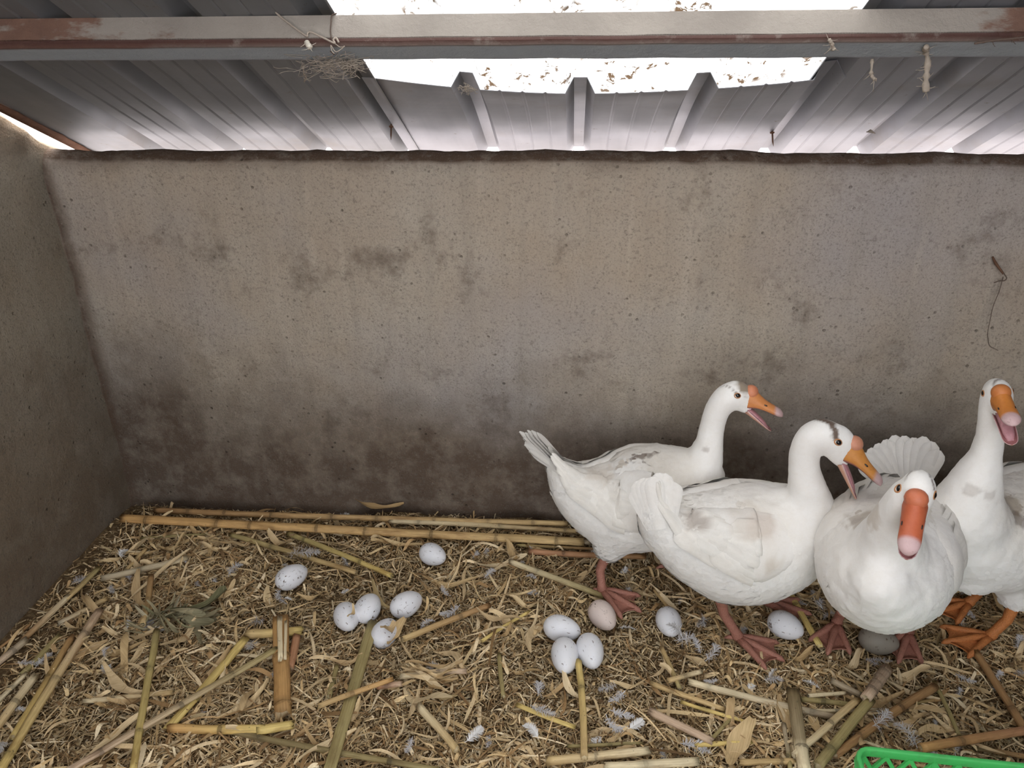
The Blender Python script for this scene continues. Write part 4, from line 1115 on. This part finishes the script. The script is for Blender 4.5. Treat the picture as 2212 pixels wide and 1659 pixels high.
build_goose('goose', 'middle goose with wide open bill and pale ruffled back, rearing over the eggs', dict(seed=2, base=(g2.x, g2.y, .0), wide=.98,
  body=[(1404,1058,-.43,.016),(1410,1092,-.428,.032),(1428,1128,-.42,.052),(1462,1142,-.41,.078),(1512,1158,-.40,.104),(1570,1170,-.39,.124),(1625,1170,-.385,.127),(1690,1152,-.385,.114),(1742,1132,-.39,.090),(1778,1118,-.395,.058),(1796,1114,-.397,.030)],
  neck=[(1715,1140,-.39,.070),(1745,1105,-.395,.058),(1744,1058,-.40,.039),(1737,1015,-.40,.0305),(1738,978,-.40,.0290),(1753,947,-.405,.0290),(1778,938,-.41,.0300),(1800,952,-.415,.029)],
  skull=(1806,957,-.415), hs=1.10, fdir=(.72,-.68,.22), udir=(.62,.66,.40), open=.50, eye=(-2,8,24.5), bill=(.62,.26,.06), knobc=(.60,.27,.17),
  marks=[((1622,1120,-.48),.040,PALE,.38),((1640,1140,-.49),.024,(.56,.45,.38),.32),((1500,1122,-.48),.013,GREY,.8),((1520,1134,-.50),.008,GREY,.7),((1665,1220,-.50),.010,PALE,.6)],
  stripes=[([(-34,10,6),(-26,22,16),(-18,18,21),(-9,12,24.5)],.0042,BR,.95), ([(-36,6,-4),(-28,20,10)],.0062,BR,.92)],
  thigh=[((1565,1215,-.43,.060),(1556,1288,-.435,.030))], bulge=[(1520,1205,-.42,.062)],
  wing=(-.02,.80,18,100), wing_sides=(1,-1), tailpos=(1428,1142,-.462), tail=(-.17,.97,.10), tail_len=.112, fan=.24, twist=1.45,
  legs=[dict(top=(1553,1278,-.435), foot=(1592,1382), toe=(1650,1408), size=.090), dict(top=(1650,1250,-.33), foot=(1655,1305), toe=(1720,1320))]))
g3 = onz(1890, 1370, .0)
build_goose('goose', 'front-facing goose with head lowered and closed red orange bill', dict(seed=3, base=(g3.x, g3.y, .0), wide=1.03,
  body=[(1962,1050,-.22,.018),(1960,1076,-.25,.036),(1952,1100,-.30,.076),(1936,1145,-.38,.104),(1918,1190,-.46,.116),(1908,1222,-.53,.117),(1905,1245,-.58,.104),(1904,1258,-.62,.080),(1904,1262,-.645,.050)],
  neck=[(1912,1225,-.47,.050),(1914,1200,-.56,.070),(1929,1150,-.61,.0480),(1946,1112,-.63,.0385),(1962,1082,-.645,.033),(1974,1066,-.65,.031)],
  skull=(1981,1066,-.655), hs=1.10, fdir=(-.44,-.80,.56), udir=(-.36,.50,.80), open=.02, eye=(4,10,24), bw=.98, bill=(.50,.125,.055), knobc=(.56,.17,.085),
  marks=[((1860,1120,-.45),.030,TAUPE,.55),((1850,1125,-.47),.014,GREY,.6),((1885,1110,-.44),.03,PALE,.7)],
  stripes=[([(-30,16,-12),(-18,24,-14),(-8,22,-17),(0,16,-21)],.0026,BR,.9), ([(-30,16,12),(-18,24,15),(-8,22,18)],.0026,BR,.85), ([(-26,20,2),(-20,24,13)],.0018,BR,.7)],
  thigh=[((1840,1275,-.45,.050),(1830,1318,-.43,.026)),((1960,1285,-.47,.050),(1958,1330,-.46,.026))], bulge=[],
  wing=(.02,.74,22,112), wing_sides=(1,-1), smooth=46, tail=(-.05,.85,-.30), tail_len=.135, fan=.62, tailn=11, knob=1.0,
  legs=[dict(top=(1822,1318,-.42), foot=(1806,1352), toe=(1796,1385), size=.085), dict(top=(1960,1335,-.46), foot=(1960,1372), toe=(1950,1402), size=.085)]))
g4 = onz(2130, 1390, .0)
build_goose('goose', 'upright goose cut by the right frame edge, honking with its neck raised', dict(seed=4, base=(g4.x, g4.y, .0), wide=.98, orange=True,
  body=[(2440,1050,-.17,.036),(2385,1078,-.19,.072),(2320,1105,-.23,.106),(2245,1130,-.27,.124),(2170,1152,-.32,.124),(2110,1160,-.37,.106),(2070,1155,-.405,.078),(2048,1150,-.425,.045)],
  neck=[(2130,1190,-.34,.050),(2092,1120,-.40,.074),(2100,1062,-.41,.054),(2115,1024,-.41,.0425),(2128,988,-.41,.031),(2138,945,-.415,.0245),(2144,905,-.42,.0240),(2150,872,-.42,.0265),(2154,858,-.42,.027)],
  skull=(2155,856,-.425), hs=1.0, fdir=(-.27,-.44,.86), udir=(-.28,.84,.50), open=.48, eye=(-1,8,23.5), bill=(.60,.215,.045), knobc=(.56,.20,.06),
  marks=[((2098,1058,-.47),.016,GREY,.45),((2140,1070,-.46),.012,GREY,.4),((2070,1170,-.50),.018,PALE,.6),((2185,1090,-.42),.030,TAUPE,.7),((2200,1120,-.43),.016,BR,.6)],
  stripes=[([(-10,27,-8),(-2,30,2),(8,28,10)],.0030,BR,.8), ([(-12,12,-21),(-4,12,-24)],.002,BR,.7)],
  thigh=[((2200,1240,-.36,.058),(2193,1312,-.385,.028))], bulge=[(2100,1220,-.40,.060)],
  wing=(.0,.80,18,104), wing_sides=(1,-1), tail=(.55,.75,-.10), tail_len=.11, fan=.35,
  legs=[dict(top=(2193,1300,-.385), foot=(2138,1380), toe=(2075,1385), size=.095), dict(top=(2110,1270,-.30), foot=(2092,1308), toe=(2040,1320))]))
#MISC
# ------------------------------------------------------------------ green crate
def crate():
    c0 = onz(1841, 1606, .15); c1 = onz(2212, 1646, .15); d = c1-c0; d.z = 0; ang = math.atan2(d.y, d.x)
    LX_, LY_, HT, cr = .44, .30, .142, .028
    root = bpy.data.objects.new('plastic_crate', None); link(root); root.location = (c0.x, c0.y, .008); root.rotation_euler = (0, 0, ang)
    tag(root, 'bright green plastic crate with lattice sides at the lower right corner', 'crate')
    def outline(inset, taper=0.0, n=6):
        x0, x1, y0, y1 = inset+taper, LX_-inset-taper, -LY_+inset+taper, -inset-taper; r = max(.004, cr-inset); P = []
        for cx, cy, a in ((x1-r, y1-r, 0), (x0+r, y1-r, 90), (x0+r, y0+r, 180), (x1-r, y0+r, 270)):
            for i in range(n): w = math.radians(a+90*i/(n-1)); P.append((cx+r*math.cos(w), cy+r*math.sin(w)))
        return P
    rows = [(.000, HT-.016), (0, HT-.003), (.002, HT), (.0065, HT), (.0085, HT-.002), (.0085, HT-.016), (.006, HT-.018)]
    v = []
    for ins, z in rows: v += [(x, y, z) for x, y in outline(ins)]
    n = 24; f = [tuple(reversed(q)) for q in grid_faces(len(rows), n, True)]
    last = (len(rows)-1)*n
    for j in range(n): f.append((last+j, last+(j+1) % n, (j+1) % n, j))
    o = mobj('rim', v, f, M_CRATE, root); o.modifiers.new('b', 'BEVEL').width = .0008
    rows = [(.004, .012, HT-.016), (.006, .012, HT-.016), (.006, .018, .0), (.004, .018, .0)]
    base = outline(.004, .016); v = [(x, y, 0) for x, y in base]+[(x, y, .006) for x, y in base]; f = [tuple(range(n))[::-1], tuple(range(n, 2*n))]+[(j, (j+1) % n, n+(j+1) % n, n+j) for j in range(n)]
    mobj('base', v, f, M_CRATE, root)
    def side(A, B, nin):
        A, B = Vector(A), Vector(B); L = (B-A).length; t = (B-A).normalized(); nin = Vector(nin); parts = []
        def bar(a, b, w=.0032, th=.0022):
            a = A+t*a[0]+Vector((0, 0, a[1]))+nin*(.014*(1-a[1]/HT)); b = A+t*b[0]+Vector((0, 0, b[1]))+nin*(.014*(1-b[1]/HT))
            dd = (b-a).normalized(); c = (a+b)/2; pn = nin; s = dd.cross(pn).normalized(); R_ = Matrix((dd, s, dd.cross(s))).transposed()
            parts.append(box(c, ((b-a).length/2, w, th), R_))
        z0, z1 = .010, HT-.014; k = max(4, int(L/.036)); st = L/k
        for i in range(k):
            bar((i*st, z0), ((i+1)*st, z0+(z1-z0)*.5)); bar(((i+1)*st, z0), (i*st, z0+(z1-z0)*.5))
            bar((i*st, z0+(z1-z0)*.5), ((i+1)*st, z1)); bar(((i+1)*st, z0+(z1-z0)*.5), (i*st, z1))
        for i in range(0, k+1, 3): bar((i*st, z0), (i*st, z1), .0042, .003)
        bar((0, z0+(z1-z0)*.5), (L, z0+(z1-z0)*.5), .003, .0026); bar((0, z0), (L, z0), .005, .0026)
        vv, ff = merge(*parts); return mobj('lattice_side', vv, ff, M_CRATE, root, smooth=False)
    e = .006
    side((cr*.6, -e, 0), (LX_-cr*.6, -e, 0), (0, -1, 0)); side((cr*.6, -LY_+e, 0), (LX_-cr*.6, -LY_+e, 0), (0, 1, 0))
    side((e, -cr*.6, 0), (e, -LY_+cr*.6, 0), (1, 0, 0)); side((LX_-e, -cr*.6, 0), (LX_-e, -LY_+cr*.6, 0), (-1, 0, 0))
crate()

# ------------------------------------------------------------------ wires, cobwebs, bits on the roof and the wall
def curve_mesh(name, pts, r, mat, parent=None, n=6, sub=8):
    P = [Vector(p) for p in catmull([list(p) for p in pts], sub*len(pts))]
    v, f = tube(P, r if not hasattr(r, '__len__') else list(np.interp(np.linspace(0, 1, len(P)), np.linspace(0, 1, len(r)), r)), n)
    return mobj(name, v, f, mat, parent)
wall = lambda x, y, o=-.004: ony(x, y, o-.006)
w = curve_mesh('wire', [wall(2144,555), wall(2152,570), wall(2168,592,-.012)], [.0022, .003, .0022], M_RUST)
tag(w, 'bent rusty wire twisted into the back wall, hanging down at the right', 'wire')
curve_mesh('wire_tail', [wall(2168,590,-.014), wall(2174,600,-.016), wall(2170,606,-.012), wall(2158,607), wall(2147,611)], .0011, M_WIRE, w)
curve_mesh('wire_tail', [wall(2167,598), wall(2158,630), wall(2146,660), wall(2139,690), wall(2134,715), wall(2134,730), wall(2138,747), wall(2156,757)], .0007, M_WIRE, w)
BD = Vector((0, 1, -SL)).normalized()
def bf(x, y, o=-.004):                      # a point just in front of the beam face
    d = ray(x, y); a = rp(0, lin(pa, pb, 0)); return CAM+d*(((a-CAM).dot(BD)+o)/d.dot(BD))
tie = curve_mesh('tie_wire', [bf(596,26), bf(600,31), bf(630,55), bf(661,77), bf(664,72), bf(672,69), bf(695,80), bf(722,93), bf(720,86), bf(726,82), bf(732,92)], .0016, M_STRING)
tag(tie, 'twisted tie string knotted across the beam at the left skylight corner', 'string')
curve_mesh('loop', [bf(727,29,-.002), bf(717,33), bf(715,50), bf(714,70), bf(718,88), bf(726,100,.012), bf(712,106,.02), bf(722,118,.03)], .0011, M_WIRE, tie)
curve_mesh('loose_end', [bf(722,93), bf(735,102), bf(744,100,-.01), bf(726,112,-.004), bf(715,98), bf(717,110), bf(722,116)], .0007, M_STRING, tie)
def tuft(name, label, cat, px, py, Y, size, n, mat=M_WEB, drop=.5, spread=1.0):
    c = ony(px, py, Y); parts = []
    R = random.Random(px)
    for i in range(n):
        a = Vector((R.gauss(0, size*.35*spread), R.gauss(0, size*.15), R.gauss(0, size*.2))); pts = [c+a]
        for k in range(4): pts.append(pts[-1]+Vector((R.gauss(0, size*.3*spread), R.gauss(0, size*.15), R.gauss(-size*.12*drop, size*.16))))
        P = [Vector(p) for p in catmull([list(p) for p in pts], 12)]; parts.append(tube(P, [.0002+.0003*R.random() for _ in P], 4))
    v, f = merge(*parts); return tag(mobj(name, v, f, mat), label, cat)
tuft('cobweb', 'matted dusty cobweb clump under the beam at the left skylight corner', 'cobweb', 748, 136, lin(qa, qb, -.4)-.005, .026, 60)
tuft('cobweb', 'thin ragged cobweb sheet along the beam underside, left of the matted clump', 'cobweb', 706, 138, lin(qa, qb, -.45)+.01, .030, 55, spread=1.6)
tuft('cobweb', 'dirty cobweb tangle on the short roof sheet rib, left end', 'cobweb', 1012, 190, -.205, .014, 40)
def strand(label, pts, r, mat=M_WEB, fuzz=10):
    P = [Vector(p) for p in catmull([list(p) for p in pts], 22)]; R = random.Random(len(label)); parts = [tube(P, [r*R.uniform(.6, 1.35) for _ in P], 7)]
    for i in range(fuzz):
        p = R.choice(P); q = p+Vector((R.gauss(0, r*2.4), R.gauss(0, r), R.gauss(-r, r*2))); parts.append(tube([p, (p+q)/2+Vector((0, 0, -.001)), q], [.0006, .0005, .0003], 4))
    v, f = merge(*parts); return tag(mobj('cobweb_strand', v, f, mat), label, 'cobweb')
Yb = lin(qa, qb, .6)-.004
strand('longest thick cobweb strand hanging below the beam at the right', [ony(2001,101,Yb-.03), ony(2000,112,Yb-.012), ony(2004,130,Yb-.012), ony(2002,160,Yb-.012), ony(2000,178,Yb-.012), ony(2001,198,Yb-.012)], .0042, fuzz=34)
strand('curled cobweb strand left of the longest one', [ony(1884,128,Yb), ony(1883,146,Yb-.005), ony(1882,158,Yb-.005), ony(1886,168,Yb-.005), ony(1893,171,Yb-.005)], .0026, fuzz=16)
strand('short pale fluff strand stuck on the beam underside, right of the skylight middle', [ony(1791,85,Yb-.05), ony(1797,95,Yb-.048), ony(1800,102,Yb-.046), ony(1802,109,Yb-.046)], .0026, fuzz=14)
strand('white fluff scrap hanging from the knotted string', [bf(662,88,-.006), bf(664,94,-.006), bf(668,100,-.006), bf(671,104,-.006)], .0038, plain('pale_fluff', (.62, .58, .5), .95, .05, 150), 5)
strand('wispy cobweb hanging under the left roof sheet beside a dark hole', [onroof(655,142,-.004), onroof(656,158,-.014), onroof(661,168,-.016), onroof(657,176,-.016)], .0014, fuzz=16)
strand('fine dark cobweb line on the beam underside at the far right', [ony(2105,94,Yb-.05), ony(2150,87,Yb-.052), ony(2200,82,Yb-.056), ony(2240,76,Yb-.06)], .0016, M_WIRE, 12)
def nail(label, x, y):
    p = onroof(x, y, .001); v, f = merge(tube([p+RN*.004, p-RN*.020+Vector((.001, -.003, 0)), p-RN*.030+Vector((.002, -.006, 0))], [.0019, .0017, .0003], 7), tube([p-RN*.0005, p-RN*.003], [.005, .0045], 9))
    tag(mobj('roof_nail', v, f, M_RUST), label, 'nail')
nail('rusty nail poking through the sheet left of the skylight, near the wall', 845, 272)
nail('rusted screw tip in the rib right of the skylight, near the wall', 1668, 285)
tag(mobj('loose_bark_scrap', *tube([onroof(1890,288,-.004), onroof(1880,283,-.012), onroof(1872,285,-.010)], [.001, .0035, .001], 6), M_WEB), 'brown scrap stuck on the second rib right of the skylight', 'scrap')
